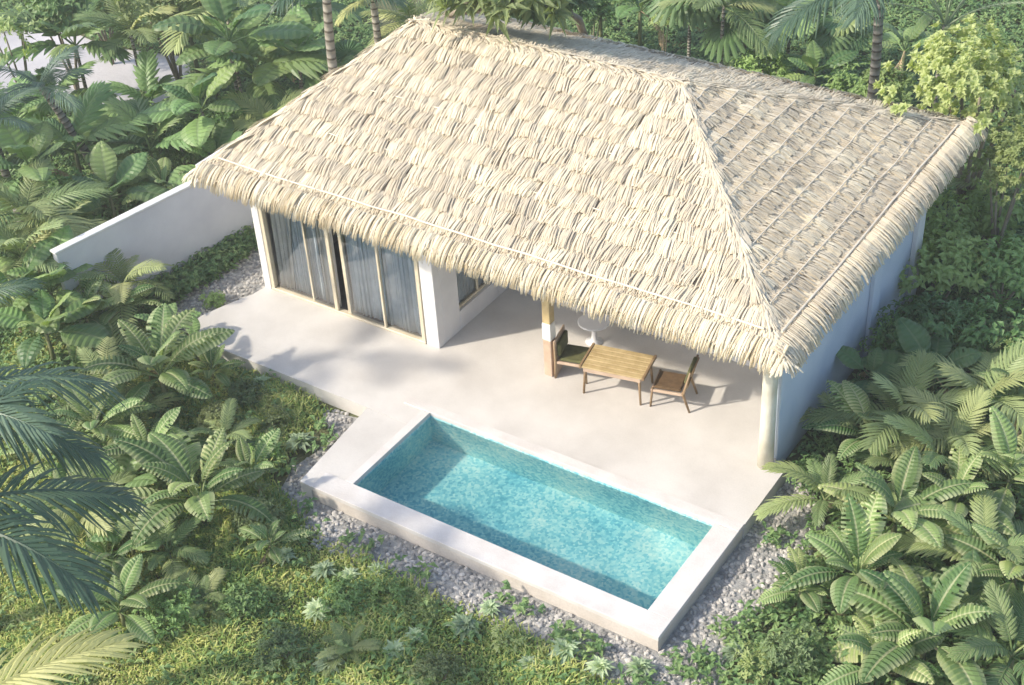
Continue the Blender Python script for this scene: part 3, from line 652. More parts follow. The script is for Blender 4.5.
    ('ribbed', 3.47, -5.68, 0.60, 1.85, 11, 0.10, 1.20, 0.0, 0.0, 'large ribbed leaf plant standing alone in the grass before the pool corner'),
    ('ribbed', 1.81, -5.20, 0.50, 1.30, 9, 0.10, 1.20, 0.0, 0.0, 'ribbed leaf plant between the two large ones'),
    ('broad', 2.96, -6.83, 0.40, 1.10, 8, 0.10, 1.20, 0.0, 0.0, 'dark broad leaf plant in the shade behind the lone ribbed plant'),
    ('bush_light', 1.81, -2.83, 0.20, 0.45, 1, 0.10, 1.20, 0.0, 0.0, 'low olive shrub beside the long edge of the terrace'),
    ('bush_light', 2.88, -3.22, 0.20, 0.40, 1, 0.10, 1.20, 0.0, 0.0, 'low olive shrub nearer the pool by the terrace edge'),
    ('bush_light', 1.96, -3.66, 0.25, 0.45, 1, 0.10, 1.20, 0.0, 0.0, 'low olive shrub in the grass behind the lone ribbed plant'),
    ('rosette', 1.78, -2.35, 0.10, 0.60, 1, 0.10, 1.20, 0.0, 0.0, 'grey green rosette among the low olive shrubs'),
    ('rosette', 3.54, -3.34, 0.10, 0.75, 1, 0.10, 1.20, 0.0, 0.0, 'pale rosette at the gravel tip near the pool corner'),
    ('bush', 3.18, -3.84, 0.20, 0.40, 1, 0.10, 1.20, 0.0, 0.0, 'low dark shrub beside the pale rosette at the gravel tip'),
    ('bush', -0.97, -0.68, 0.10, 0.30, 1, 0.10, 1.20, 0.0, 0.0, 'low shrub at the gravel near the end post'),
    ('feather', -4.07, -1.60, 1.30, 1.50, 9, 0.10, 1.10, 0.0, 0.0, 'pale feather palm spilling over the free end of the garden wall'),
    ('ribbed', -2.21, -2.91, 0.60, 1.30, 8, 0.10, 1.20, 0.0, 0.0, 'ribbed leaf plant hiding the foot of the wall free end'),
    ('broad', -3.38, -3.37, 1.10, 1.60, 9, 0.10, 1.20, 0.0, 0.0, 'broad leaf plant at the frame edge beside the wall free end'),
    ('comb', 0.84, -4.51, 0.40, 1.20, 8, 0.10, 1.20, 0.0, 0.0, 'comb leaved plant straight downhill of the large pale one'),
    ('ribbed', 0.42, -5.99, 0.50, 1.40, 8, 0.10, 1.20, 0.0, 0.0, 'ribbed leaf plant half hidden under the frame edge palm fronds'),
    ('broad', -0.52, -2.45, 0.50, 1.00, 8, 0.10, 1.20, 0.0, 0.0, 'broad leaf plant at the foot of the garden wall near the gravel'),
    ('lime', 1.08, -2.60, 0.12, 0.35, 1, 0.10, 1.20, 0.0, 0.0, 'low yellow green shrub by the terrace edge above the olive shrubs'),
    ('ribbed', 2.97, -7.30, 0.35, 1.10, 8, 0.10, 1.20, 0.0, 0.0, 'ribbed leaf plant in the shade below the frame edge fronds'),
    ('rosette', 7.93, -6.35, 0.05, 0.60, 1, 0.10, 1.20, 0.0, 0.0, 'grey green rosette in the yellow grass straight above the bottom edge shrub'),
    ('rosette', 5.17, -5.65, 0.05, 0.55, 1, 0.10, 1.20, 0.0, 0.0, 'grey green rosette close beside the lone ribbed plant'),
    ('ribbed', 15.32, -0.82, 0.70, 1.40, 8, 0.10, 1.20, 0.0, 0.0, 'ribbed leaf plant cut by the frame edge above the bottom corner'),
    ('ribbed', 13.98, 0.42, 0.50, 1.30, 8, 0.10, 1.20, 0.0, 0.0, 'ribbed leaf plant between the middle comb leaved plant and the frame edge'),
    ('feather', 13.56, 1.74, 0.70, 1.30, 8, 0.20, 1.20, 0.0, 0.0, 'feather palm in the middle of the ribbed leaf bed'),
    ('comb', 12.97, 0.93, 0.40, 1.20, 8, 0.10, 1.20, 0.0, 0.0, 'comb leaved plant tucked below the side wall feather palm'),
    ('ribbed', 14.22, -3.19, 0.40, 1.30, 8, 0.10, 1.20, 0.0, 0.0, 'ribbed leaf plant at the bottom edge just left of the largest corner plant'),
    ('broad', 14.93, -1.53, 0.40, 1.20, 7, 0.10, 1.20, 0.0, 0.0, 'broad leaf plant squeezed between the largest corner plants'),
    ('wide', -9.39, 2.95, 1.00, 1.50, 9, 0.10, 1.20, 0.0, 0.0, 'broad leaflet palm in front of the pale clearing under the starry palm'),
    ('wide', -7.07, 3.85, 1.00, 1.50, 9, 0.10, 1.20, 0.0, 0.0, 'broad leaflet palm closing the near edge of the pale clearing'),
    ('broad', -9.09, 1.50, 1.20, 1.60, 9, 0.10, 1.20, 0.0, 0.0, 'broad leaf plant at the frame edge in front of the clearing'),
    ('wide', -9.47, 3.97, 2.00, 1.80, 9, 0.10, 1.20, 0.0, 0.0, 'broad leaflet palm standing in the middle of the pale clearing'),
    ('feather', -8.28, 4.72, 2.20, 1.80, 9, 0.10, 1.20, 0.0, 0.0, 'feather palm on the far side of the pale clearing'),
    ('ribbed', 3.54, -4.60, 0.35, 1.00, 8, 0.10, 1.20, 0.0, 0.0, 'ribbed leaf plant nearest the pool side of the lone large one'),
    ('comb', 3.70, -6.72, 0.40, 1.15, 8, 0.10, 1.20, 0.0, 0.0, 'comb leaved plant just below the lone large one in the grass'),
    ('broad', 2.06, -6.17, 0.45, 1.20, 9, 0.10, 1.20, 0.0, 0.0, 'broad leaf plant between frond tips and the lone ribbed plant'),
    ('comb', 2.52, -4.11, 0.35, 0.95, 8, 0.10, 1.20, 0.0, 0.0, 'comb leaved plant just above the lone large one in the grass'),
    ('ribbed', 0.89, -2.70, 0.30, 0.75, 7, 0.10, 1.20, 0.0, 0.0, 'small ribbed leaf plant touching the edge of the terrace near its end'),
    ('feather', 1.97, -6.85, 0.50, 1.30, 9, 0.10, 1.00, 0.0, 0.0, 'feather palm low under the blue grey frond tips'),
    ('bush_light', 4.16, -5.20, 0.20, 0.50, 1, 0.10, 1.20, 0.0, 0.0, 'light low shrub before the gravel corner of the pool'),
    ('ribbed', 4.94, -5.69, 0.30, 0.80, 8, 0.10, 1.20, 0.0, 0.0, 'small ribbed leaf plant in the grass before the gravel corner'),
    ('fern', 4.87, -7.13, 0.30, 0.90, 11, 0.10, 1.00, 0.0, 0.0, 'fern low in the grass near the sunlit palm frond'),
    ('ribbed', 3.96, -8.03, 0.40, 1.20, 8, 0.10, 1.20, 0.0, 0.0, 'ribbed leaf plant above the sunlit palm frond'),
    ('fern', 7.39, -6.71, 0.20, 0.60, 10, 0.10, 1.00, 0.0, 0.0, 'small fern among the rosettes at the bottom edge'),
    ('lime', 7.76, -5.47, 0.12, 0.35, 1, 0.10, 1.20, 0.0, 0.0, 'low yellow green shrub at the edge of the front gravel'),
    ('rosette', 11.22, -4.77, 0.05, 0.60, 1, 0.10, 1.20, 0.0, 0.0, 'pale rosette at the bottom edge under the pool far corner'),
    ('rosette', 6.68, -5.15, 0.05, 0.50, 1, 0.10, 1.20, 0.0, 0.0, 'small pale rosette beside the gravel under the pool front wall'),
    ('rosette', 5.95, -5.58, 0.05, 0.60, 1, 0.10, 1.20, 0.0, 0.0, 'grey green rosette in the grass straight below the pool near corner'),
    ('rosette', 6.37, -5.46, 0.05, 0.50, 1, 0.10, 1.20, 0.0, 0.0, 'small grey green rosette next to the one below the pool corner'),
    ('rosette', 6.41, -6.31, 0.05, 0.65, 1, 0.10, 1.20, 0.0, 0.0, 'grey green rosette lower in the grass, nearest the lone ribbed plant'),
    ('rosette', 8.55, -5.40, 0.05, 0.70, 1, 0.10, 1.20, 0.0, 0.0, 'grey green rosette in the grass below the middle of the pool wall'),
    ('rosette', 8.67, -4.90, 0.05, 0.50, 1, 0.10, 1.20, 0.0, 0.0, 'small rosette closest to the middle of the pool front wall'),
    ('rosette', 7.25, -7.05, 0.05, 0.70, 1, 0.10, 1.20, 0.0, 0.0, 'grey green rosette at the bottom edge below the lone ribbed plant'),
    ('rosette', 10.11, -5.05, 0.05, 0.75, 1, 0.10, 1.20, 0.0, 0.0, 'pale rosette at the gravel edge below the pool long wall'),
    ('rosette', 10.72, -5.07, 0.05, 0.60, 1, 0.10, 1.20, 0.0, 0.0, 'pale rosette at the bottom edge just right of the gravel edge one'),
    ('rosette', 8.01, -5.95, 0.05, 0.50, 1, 0.10, 1.20, 0.0, 0.0, 'small rosette in the yellow grass between larger ones'),
    ('rosette', 9.78, -5.54, 0.05, 0.50, 1, 0.10, 1.20, 0.0, 0.0, 'small rosette at the bottom edge in yellow grass'),
    ('bush', 6.64, -5.92, 0.15, 0.50, 1, 0.10, 1.20, 0.0, 0.0, 'dark low shrub among the rosettes below the pool corner'),
    ('bush', 7.32, -5.52, 0.15, 0.40, 1, 0.10, 1.20, 0.0, 0.0, 'dark low shrub near the gravel along the pool front'),
    ('bush_light', 6.55, -7.22, 0.20, 0.50, 1, 0.10, 1.20, 0.0, 0.0, 'light low shrub at the bottom edge left of the rosettes'),
    ('bush_light', 8.83, -6.42, 0.20, 0.45, 1, 0.10, 1.20, 0.0, 0.0, 'light low shrub at the bottom edge in yellow grass'),
    ('bush', 5.26, -6.79, 0.20, 0.50, 1, 0.10, 1.20, 0.0, 0.0, 'dark low shrub below the lone ribbed plant'),
    ('bush', 4.55, -7.57, 0.30, 0.60, 1, 0.10, 1.20, 0.0, 0.0, 'dark low shrub beside the sunlit palm frond'),
    ('lime', 9.24, -5.33, 0.15, 0.35, 1, 0.10, 1.20, 0.0, 0.0, 'low yellow green shrub in the grass below the pool'),
    ('coco', 3.60, -10.64, 4.20, 3.40, 6, -0.35, 1.00, 0.0, 0.0, 'palm at the frame edge whose blue grey fronds hang in over the lower grass'),
    ('coco', 2.08, -9.22, 4.40, 3.00, 5, -0.35, 1.00, 0.0, 0.0, 'palm at the frame edge whose fronds hang in above the lower palm'),
    ('coco_yellow', 5.91, -12.49, 3.30, 3.60, 3, -0.30, 1.00, 0.0, 0.0, 'palm at the bottom corner with a sunlit yellow green frond'),
    ('coco', -1.27, -6.02, 3.00, 1.70, 7, -0.20, 1.00, 0.0, 0.0, 'short palm at the frame edge beside the dark broad leaf plant'),
    ('coco', -8.36, -8.77, 11.00, 3.20, 12, -0.30, 1.00, 5.5, 2.5, 'tall palm outside the garden whose fronds dapple the roof with shade'),
    ('coco', -2.49, -6.86, 6.40, 2.50, 6, -0.30, 1.00, 0.0, 0.0, 'palm outside the garden whose fronds dapple the terrace end'),
]

# ================================================================== VEGETATION
def spine(L, a0, a1, K, pw=1.0):
    """points of an arc in the x-z plane that starts at slope a0 and bends to a1"""
    p = [Vector((0, 0, 0))]; tn = []
    for i in range(K):
        a = a0 + (a1-a0)*((i+.5)/K)**pw
        p.append(p[-1] + Vector((math.cos(a), 0, math.sin(a)))*(L/K)); tn.append(a)
    return p, tn+[a1]
def paddle_mesh(name, mat, W=.17, N=16, a0=.1, a1=-.8, fold=.35, skew=.10, pet=.22, slit=.0, wave=.0, pw=1.1):
    m = MB(); L = 1-pet; K = 2*N
    P, T = spine(L, a0, a1, K, pw); off = Vector((pet*math.cos(a0), 0, pet*math.sin(a0)))
    m.tube([(0, 0, 0), off, off+P[K//2]+Vector((0, 0, -.004)), off+P[K]], [.016, .012, .007, .002], 5)
    TS = [-1, -.66, -.33, 0, .33, .66, 1]; vs = []; uvs = []; nt = 7
    def at(s):
        s = min(max(s, 0), 1)*K; i = min(int(s), K-1); f = s-i
        return P[i].lerp(P[i+1], f), T[i]
    for i in range(K+1):
        s = i/K
        wd = W*(math.sin(math.pi*min(1, (s*.97+.03))**.85))**.75 if s < 1 else .003
        for tt in TS:
            p, a = at(s + skew*abs(tt)*(1-s*.8))
            nn = Vector((-math.sin(a), 0, math.cos(a)))
            z = abs(tt)*wd*fold - wd*abs(tt)**2.4*fold*1.25 + (.008 if i % 2 else -.008)*(1 if tt else 0)*(1-.4*s) + wave*math.sin(s*9+tt*2)*abs(tt)
            vs.append(off + p + Vector((0, tt*wd, 0)) + nn*z); uvs.append((tt*.5+.5, s))
    fs = []
    for i in range(K):
        for j in range(nt-1):
            oc = min(j, nt-2-j)
            if slit and i % 2 == 0 and oc < 2 and RND() < slit*(1.3 if oc == 0 else .6): continue
            fs.append((i*nt+j, i*nt+j+1, (i+1)*nt+j+1, (i+1)*nt+j))
    m.add(vs, fs, uvs); return m.mesh(name, mat, smooth=False)
def feather_mesh(name, mat, pairs=24, ll=.30, w=.03, a0=.25, a1=-.7, ang0=1.15, ang1=.5, droop=.5, pet=.15, up=.25):
    m = MB(); K = 16
    P, T = spine(1, a0, a1, K)
    m.tube(P, [.014*(1-i/K)+.003 for i in range(K+1)], 5)
    for k in range(pairs):
        s = pet+(1-pet)*(k+.5)/pairs; x = s*K; i = min(int(x), K-1); c = P[i].lerp(P[i+1], x-i); a = T[i]
        tx = Vector((math.cos(a), 0, math.sin(a))); nn = Vector((-math.sin(a), 0, math.cos(a)))
        q = (s-pet)/(1-pet); l = ll*(math.sin(math.pi*(.14+.80*q))**.7)*U(.92, 1.06); an = ang0+(ang1-ang0)*q
        for sd in (-1, 1):
            an2 = an+U(-.07, .07); dr = droop*U(.7, 1.4); ww = w*U(.85, 1.1)
            d = tx*math.cos(an2)+Vector((0, sd*math.sin(an2), 0))+nn*up; d.normalize(); g = Vector((0, 0, -1)); vs = []; uvs = []
            acr = d.cross(nn).normalized()
            for r in range(4):
                z = r/3; p = c + d*(l*z) + g*(dr*l*z*z*.8)
                h = ww*(.55, 1, .8, .06)[r]
                vs += [p-acr*h*.5, p+nn*h*.22, p+acr*h*.5]; uvs += [(0, z), (.5, z), (1, z)]
            fs = []
            for r in range(3): fs += [(r*3, r*3+1, r*3+4, r*3+3), (r*3+1, r*3+2, r*3+5, r*3+4)]
            m.add(vs, fs, uvs)
    return m.mesh(name, mat)
def fan_mesh(name, mat, n=20, span=300, R=.46, pet=.55, cut=.35, cup=.25):
    m = MB(); ar = .9; tip = Vector((pet*math.cos(.5), 0, pet*math.sin(.5)))
    m.tube([(0, 0, 0), tip*.55+Vector((0, 0, .03)), tip], [.015, .012, .009], 5)
    tilt = Matrix.Rotation(U(.35, .75), 4, 'Y')
    for k in range(n):
        a0 = rad(-span/2+span*k/n); a1 = rad(-span/2+span*(k+1)/n); am = (a0+a1)/2; Rk = R*U(.93, 1.05)
        def pt(a, r, z): return tip + (tilt @ Vector((r*math.cos(a), r*math.sin(a), z-cup*r*r*1.1*abs(math.cos(a*.5))-.15*r*r*3*(r > R*.8))))
        rc = Rk*(1-cut)
        vs = [tip, pt(a0, rc*.5, 0), pt(am, rc*.52, .018), pt(a1, rc*.5, 0), pt(a0, rc, 0), pt(am, rc*1.03, .028), pt(a1, rc, 0),
              pt(a0+(am-a0)*.45, Rk*.92, -.01), pt(am, Rk, -.012), pt(a1+(am-a1)*.45, Rk*.92, -.01)]
        y0, y1 = k/n, (k+1)/n
        m.add(vs, [(0, 1, 2), (0, 2, 3), (1, 4, 5, 2), (2, 5, 6, 3), (4, 7, 8, 5), (5, 8, 9, 6)], [(.5, y0)]+[(.6, y0), (.6, (y0+y1)/2), (.6, y1)]*1+[(.7, y0), (.7, (y0+y1)/2), (.7, y1)]+[(.9, y0), (.9, (y0+y1)/2), (.9, y1)])
    return m.mesh(name, mat)
def leaflet(m, p, d, nrm, l, w, rnd, fold=.2, droop=.15):
    s = d.cross(nrm)
    if s.length < 1e-4: s = Vector((1, 0, 0))
    s.normalize(); g = Vector((0, 0, -1))
    a = p; b = p+d*l*.45+nrm*(w*fold); c = p+d*l+g*(l*droop)
    m.add([a, b-s*w*.5+nrm*w*fold, b, b+s*w*.5+nrm*w*fold, c], [(0, 2, 1), (0, 3, 2), (1, 2, 4), (2, 3, 4)], [(.5, 0), (0, .5), (.5, .5), (1, .5), (.5, 1)] if rnd is None else [(rnd, 0), (rnd, .5), (rnd, .5), (rnd, .5), (rnd, 1)])
def sph():
    while True:
        v = Vector((U(-1, 1), U(-1, 1), U(-1, 1)))
        if .05 < v.length < 1: return v.normalized()
def bush_mesh(name, mat, clumps=46, per=9, l=.20, w=.09, flat=.75, rosette=False, low=-.25, gap=.0):
    """unit-radius crown: leaf clumps at uneven depths, gaps between them"""
    m = MB(); lobes = [(sph()*U(.2, .55), U(.4, .7)) for _ in range(7)]
    k = 0
    while k < clumps:
        c0, r0 = random.choice(lobes); d = sph()
        if d.z < low: continue
        c = c0 + d*r0*U(.75, 1.05); c.z = c.z*flat+.35
        if c.z < -.05: continue
        k += 1
        ax = (d+Vector((0, 0, .7))+sph()*.4).normalized(); t1 = ax.cross(Vector((.3, .5, .1))).normalized(); t2 = ax.cross(t1)
        for j in range(per):
            if rosette:
                a = j*2.399+U(-.2, .2); el = .15+.9*(j/per)
                dd = (t1*math.cos(a)+t2*math.sin(a))*math.cos(el)+ax*math.sin(el); pp = c
            else:
                a = U(0, 6.28); dd = (t1*math.cos(a)+t2*math.sin(a)+ax*U(-.1, .7)).normalized(); pp = c+sph()*.10
            leaflet(m, pp, dd.normalized(), ax, l*U(.7, 1.25), w*U(.8, 1.2), None)
    return m.mesh(name, mat)
def rosette_mesh(name, mat, n=46, l=.42, w=.16):
    m = MB()
    for j in range(n):
        a = j*2.399+U(-.15, .15); el = .1+1.15*(j/n)+U(-.1, .1); d = Vector((math.cos(a)*math.cos(el), math.sin(a)*math.cos(el), math.sin(el)))
        ax = Vector((-math.cos(a)*math.sin(el), -math.sin(a)*math.sin(el), math.cos(el)))
        leaflet(m, Vector((0, 0, .05)), d, ax, l*U(.7, 1.1)*(1-.35*j/n), w*U(.8, 1.1), None, .25, .18)
    return m.mesh(name, mat)

V = {}
V['ribbed'] = [paddle_mesh('ribbed_leaf', M['ribbed'], U(.125, .175), 15, U(.0, .35), U(-1.2, -.6), U(.25, .5), slit=s, wave=.008) for s in (.0, .04, .15, .3, .5, .75, .1, .6)]
V['comb'] = [feather_mesh('comb_leaf', M['ribbed'], 15, U(.24, .30), .062, U(.1, .4), U(-1.1, -.7), 1.15, .45, droop=U(.3, .5), pet=.2, up=.2) for _ in range(4)]
V['dry'] = [paddle_mesh('dry_leaf', M['dry'], U(.08, .12), 12, U(-.2, .1), -1.3, .9, slit=.35, wave=.03) for _ in range(2)]
V['broad'] = [paddle_mesh('broad_leaf', M['broad'], U(.19, .25), 9, U(.0, .25), U(-1.1, -.5), U(.2, .4), slit=s, wave=.015) for s in (0, 0, .0, .1)]
V['feather'] = [feather_mesh('feather_leaf', M['feather'], 17, U(.30, .38), .042, U(.1, .35), U(-1.0, -.6), droop=U(.3, .6)) for _ in range(4)]
V['wide'] = [feather_mesh('broad_leaflet_frond', M['broad'], 9, U(.36, .44), .115, U(.1, .4), U(-1.0, -.6), 1.1, .35, droop=U(.3, .6), pet=.25) for _ in range(4)]
V['fern'] = [feather_mesh('fern_frond', M['feather'], 20, .24, .034, .3, -.9, 1.3, .9, droop=.25, pet=.1, up=.1) for _ in range(3)]
V['coco'] = [feather_mesh('palm_frond', M['coco'], 27, U(.28, .34), .024, .3, U(-.75, -.45), 1.15, .45, droop=U(.5, .85), pet=.14, up=.3) for _ in range(4)]
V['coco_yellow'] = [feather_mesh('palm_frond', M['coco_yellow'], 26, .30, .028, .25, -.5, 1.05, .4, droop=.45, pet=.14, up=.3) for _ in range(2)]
V['fan'] = [fan_mesh('fan_leaf', M['fan'], random.choice((16, 20, 22)), U(270, 330), U(.42, .5), U(.45, .6), U(.2, .45), U(.1, .4)) for _ in range(5)]
V['wire'] = [feather_mesh('thin_frond', M['grey_green'], 12, .10, .012, .35, -.5, .8, .4, droop=.4, pet=.35) for _ in range(2)]
V['bush'] = [bush_mesh('shrub_foliage', M['bush'], 90, 9, .19, .085) for _ in range(3)]
V['bush_light'] = [bush_mesh('shrub_foliage', M['bush_light'], 80, 9, .20, .08) for _ in range(2)]
V['yellow'] = [bush_mesh('tree_crown', M['yellow'], 400, 11, .085, .045, rosette=True, flat=.8)]
V['grey_tree'] = [bush_mesh('tree_crown', M['bush_light'], 190, 9, .32, .085, rosette=True, flat=.55)]
V['rosette'] = [rosette_mesh('rosette_leaves', M['pale_rosette']) for _ in range(3)]
V['lime'] = [bush_mesh('shrub_foliage', M['yellow'], 40, 9, .22, .09) for _ in range(2)]
stem_me = {}
mm = MB(); mm.tube([(0, 0, 0), (.01, .01, .5), (0, 0, 1)], [.05, .042, .03], 8); stem_me['plant'] = mm.mesh('plant_stem', M['stem'], True)
mm = MB()
for k in range(5):
    a = k*1.257+.3; mm.tube([(0, 0, 0), (.04*math.cos(a), .04*math.sin(a), .25), (.30*math.cos(a), .30*math.sin(a), .95)], [.035, .026, .012], 6)
stem_me['branch'] = mm.mesh('shrub_branches', M['bark'], True)
trunk_me = []
for k in range(3):
    mm = MB(); bx, by = U(-.05, .05), U(-.05, .05)
    mm.tube([(bx*math.sin(i/8*3), by*math.sin(i/8*2.5), i/8) for i in range(9)], [.045]+[.034-.010*i/8 for i in range(8)], 12); trunk_me.append(mm.mesh('palm_trunk', M['trunk'], True))

CAT = {'ribbed': ('ribbed_leaf_plant', 'plant'), 'broad': ('broad_leaf_plant', 'plant'), 'feather': ('feather_palm', 'palm'), 'fern': ('fern', 'fern'), 'wide': ('broad_leaflet_palm', 'palm'), 'comb': ('comb_leaf_plant', 'plant'), 'fan': ('fan_palm', 'palm'),
       'coco': ('palm_tree', 'palm tree'), 'coco_yellow': ('palm_tree', 'palm tree'), 'wire': ('thin_stemmed_palm', 'palm'), 'bush': ('leafy_shrub', 'shrub'), 'bush_light': ('leafy_shrub', 'shrub'),
       'yellow': ('branching_tree', 'tree'), 'grey_tree': ('branching_tree', 'tree'), 'rosette': ('rosette_plant', 'plant'), 'lime': ('leafy_shrub', 'shrub')}
GROUP = {'comb': 'comb leaf plants in the beds', 'wide': 'broad leaflet palms behind the villa', 'ribbed': 'ribbed leaf plants round the garden', 'broad': 'broad leaf plants round the garden', 'feather': 'feather palms round the garden', 'fern': 'ferns in the garden', 'fan': 'fan palms behind the villa',
         'bush': 'shrubs round the garden', 'bush_light': 'shrubs round the garden', 'rosette': 'grey green rosette plants in the grass', 'lime': 'yellow green shrubs in the garden', 'coco': 'palm trees round the garden', 'wire': 'palms round the garden', 'coco_yellow': 'palm trees round the garden'}
def leafy(kind, x, y, h, size, n, label, lean=(0, 0), lo=.1, hi=1.2):
    """a plant whose crown sits at height h above the soil: stem or trunk, and every leaf a part"""
    nm, cat = CAT[kind]
    t = tag(empty(nm, (x, y, GZ), U(0, 6.28)), label, cat, GROUP.get(kind))
    top = Vector((lean[0], lean[1], h))
    rz = t.rotation_euler.z; top = Matrix.Rotation(-rz, 3, 'Z') @ top
    q = Vector((0, 0, 1)).rotation_difference(top.normalized()).to_euler()
    if kind in ('coco', 'coco_yellow') or h > 1.6:
        r = max(.8, min(1.35, size*.4))
        o = put('trunk', random.choice(trunk_me), t, (0, 0, -.02), q, (3.8*r, 3.8*r, top.length+.03) if 'coco' in kind else (1.9*r, 1.9*r, top.length+.03))
    else: put('stem', stem_me['plant'], t, (0, 0, -.02), q, (size*.7, size*.7, top.length+.03))
    aimed = 'coco' in kind and size > 2.7
    if aimed: t.rotation_euler.z = rad(36)
    if kind == 'ribbed': n += 4
    part = {'feather': 'frond', 'fern': 'frond', 'wide': 'frond', 'coco': 'frond', 'coco_yellow': 'frond', 'wire': 'frond'}.get(kind, 'leaf')
    for k in range(n):
        f = (k+.5)/n; el = lo+(hi-lo)*f**1.2+U(-.12, .12)
        if kind in ('ribbed', 'broad') and k == 1 and RND() < .55:
            put(part, random.choice(V['dry']), t, top*.99, (U(-.25, .25), .25, k*2.399), size*U(.7, .85)); continue
        put(part, random.choice(V[kind]), t, top*.995+Vector((0, 0, -.04*size*(1-f))), (U(-.25, .25), -el, (0, .42, -.42)[k] if aimed and k < 3 else k*2.399+U(-.25, .25)), size*U(.82, 1.08)*(1-.22*f)*random.choice((.7, .85, 1, 1, 1.08)))
    return t
def shrub(kind, x, y, h, size, label, lean=(0, 0)):
    nm, cat = CAT[kind]
    t = tag(empty(nm, (x, y, GZ), U(0, 6.28)), label, cat, GROUP.get(kind))
    if lean != (0, 0):          # the trunk leans, its crown stands off to one side
        t.rotation_euler.z = 0;
        mm = MB(); mm.tube([(0, 0, -.02), (lean[0]*.1, lean[1]*.1, h*.4), (lean[0]*.5, lean[1]*.5, h*.8), (lean[0], lean[1], h)], [.14, .11, .09, .05], 10)
        for k in range(7):
            a = k*.9; mm.tube([(lean[0]*.6, lean[1]*.6, h*.83), (lean[0]+size*.4*math.cos(a), lean[1]+size*.4*math.sin(a), h+size*.1), (lean[0]+size*.75*math.cos(a), lean[1]+size*.75*math.sin(a), h+size*.2)], [.05, .035, .015], 6)
        mm.build('trunk', M['bark'], t, True)
        put('crown', random.choice(V[kind]), t, (lean[0], lean[1], h-.25*size), (0, 0, U(0, 6)), size)
        return t
    put('trunk' if cat == 'tree' else 'stem', stem_me['branch'], t, (0, 0, -.02), (0, 0, 0), (size*1.1, size*1.1, h+size*.2))
    put('crown' if cat == 'tree' else 'foliage', random.choice(V[kind]), t, (0, 0, h-.25*size), (U(-.1, .1), U(-.1, .1), U(0, 6)), (size*U(.9, 1.1), size*U(.9, 1.1), size*U(.85, 1.05)))
    return t
def rosette(x, y, size, label):
    return tag(put('rosette_plant', random.choice(V['rosette']), None, (x, y, GZ+.08), (U(-.1, .1), U(-.1, .1), U(0, 6)), size*1.1), label, 'plant', GROUP['rosette'])

for (kind, x, y, h, size, n, lo, hi, lx, ly, label) in PLANTS:
    if kind == 'rosette': rosette(x, y, size, label)
    elif kind in ('bush', 'bush_light', 'yellow', 'grey_tree', 'lime'): shrub(kind, x, y, h, size, label, (lx, ly))
    else: leafy(kind, x, y, h, size, n, label, (lx, ly), lo, hi)

# ------------------------------------------------------------------ grass and ground cover
NOGO = GRAV + [[(-.9, 6.6), (-.9, -.2), (-.62, -2.1), (4.1, -2.1), (4.3, -4.3), (11.3, -4.3), (11.2, 6.6)], [(-13.6, 3.4), (-16.4, 6.2), (-14.6, 7.6), (-12.4, 7.2), (-9.8, 7.8), (-7.9, 5.9), (-8.3, 3.8), (-10.3, 4.3), (-11.8, 4.2)]]
LAWN = [[(-1.3, -2.0), (3.2, -2.3), (3.5, -4.4), (5.5, -4.9), (12.2, -5.0), (13.2, -4.4), (13.0, -7.5), (8, -9.5), (4, -12), (-3, -9), (-5, -3)]]
m = MB()
def scatter(polys, n, avoid, fn):
    for poly in polys:
        xs = [p[0] for p in poly]; ys = [p[1] for p in poly]
        for k in range(int(n*(max(xs)-min(xs))*(max(ys)-min(ys)))):
            x, y = U(min(xs), max(xs)), U(min(ys), max(ys)); e = (x+U(-.2, .2), y+U(-.2, .2))
            if inside(e, poly) and not any(inside(e, a) for a in avoid): fn(x, y)
def blade(x, y):
    l = U(.06, .20)*(1+.6*math.sin(x*2.1+y*1.3)); a = U(0, 6.28); le = U(.2, 1.0); w = U(.010, .02); d = Vector((math.cos(a), math.sin(a), 0)); s = Vector((-d.y, d.x, 0))*w
    b = Vector((x, y, GZ)); mid = b+d*l*le*.35+Vector((0, 0, l*.7)); tip = b+d*l*le+Vector((0, 0, l*U(.6, 1.0))); r = RND()
    m.add([b-s, b+s, mid+s*.8, mid-s*.8, tip], [(0, 1, 2, 3), (3, 2, 4)], [(r, 0)]*5)
scatter(LAWN, 2000, NOGO, blade)
tag(m.build('grass', M['grass']), kind='stuff')
m = MB()
def sprig(x, y):
    r = RND(); hh = U(.05, .35)
    for j in range(4):
        a = U(0, 6.28); d = Vector((math.cos(a), math.sin(a), U(.0, .7))).normalized()
        leaflet(m, Vector((x+U(-.05, .05), y+U(-.05, .05), GZ+hh*U(.3, 1))), d, Vector((U(-.3, .3), U(-.3, .3), 1)).normalized(), U(.10, .22), U(.05, .10), min(.99, r*.7+RND()*.3), .15, .25)
JUNG = [[(11.9, -4.6), (12.3, -.4), (11.25, .4), (11.25, 6.6), (-1.0, 6.6), (-8, 20), (12, 24), (19, 8), (18, -4)], [(-1.75, -1.5), (-2, 1), (-1.2, 1.2), (-1.2, 6.6), (-9, 14), (-22, 9), (-20, 2), (-6, -6), (-.5, -5), (1, -7.5), (8, -10), (13, -7), (12.6, -4.9), (8.6, -6.6), (3, -6), (0, -3)]]
scatter(JUNG, 90, NOGO+[[(2.5, -4.4), (5.5, -4.9), (12.2, -5.0), (13.0, -7.5), (8, -9.5), (4, -12), (1.5, -8)], [(.5, -2.1), (4, -2.1), (4, -3.6), (1.2, -3.8)]], sprig)
def tuft(x, y): 
    if RND() < .5: sprig(x, y)
scatter([[(-2.2, 1.6), (-2.35, -.8), (-1.7, -1.6), (-1.55, -.3), (-1.55, 1.6)]], 260, [], sprig)
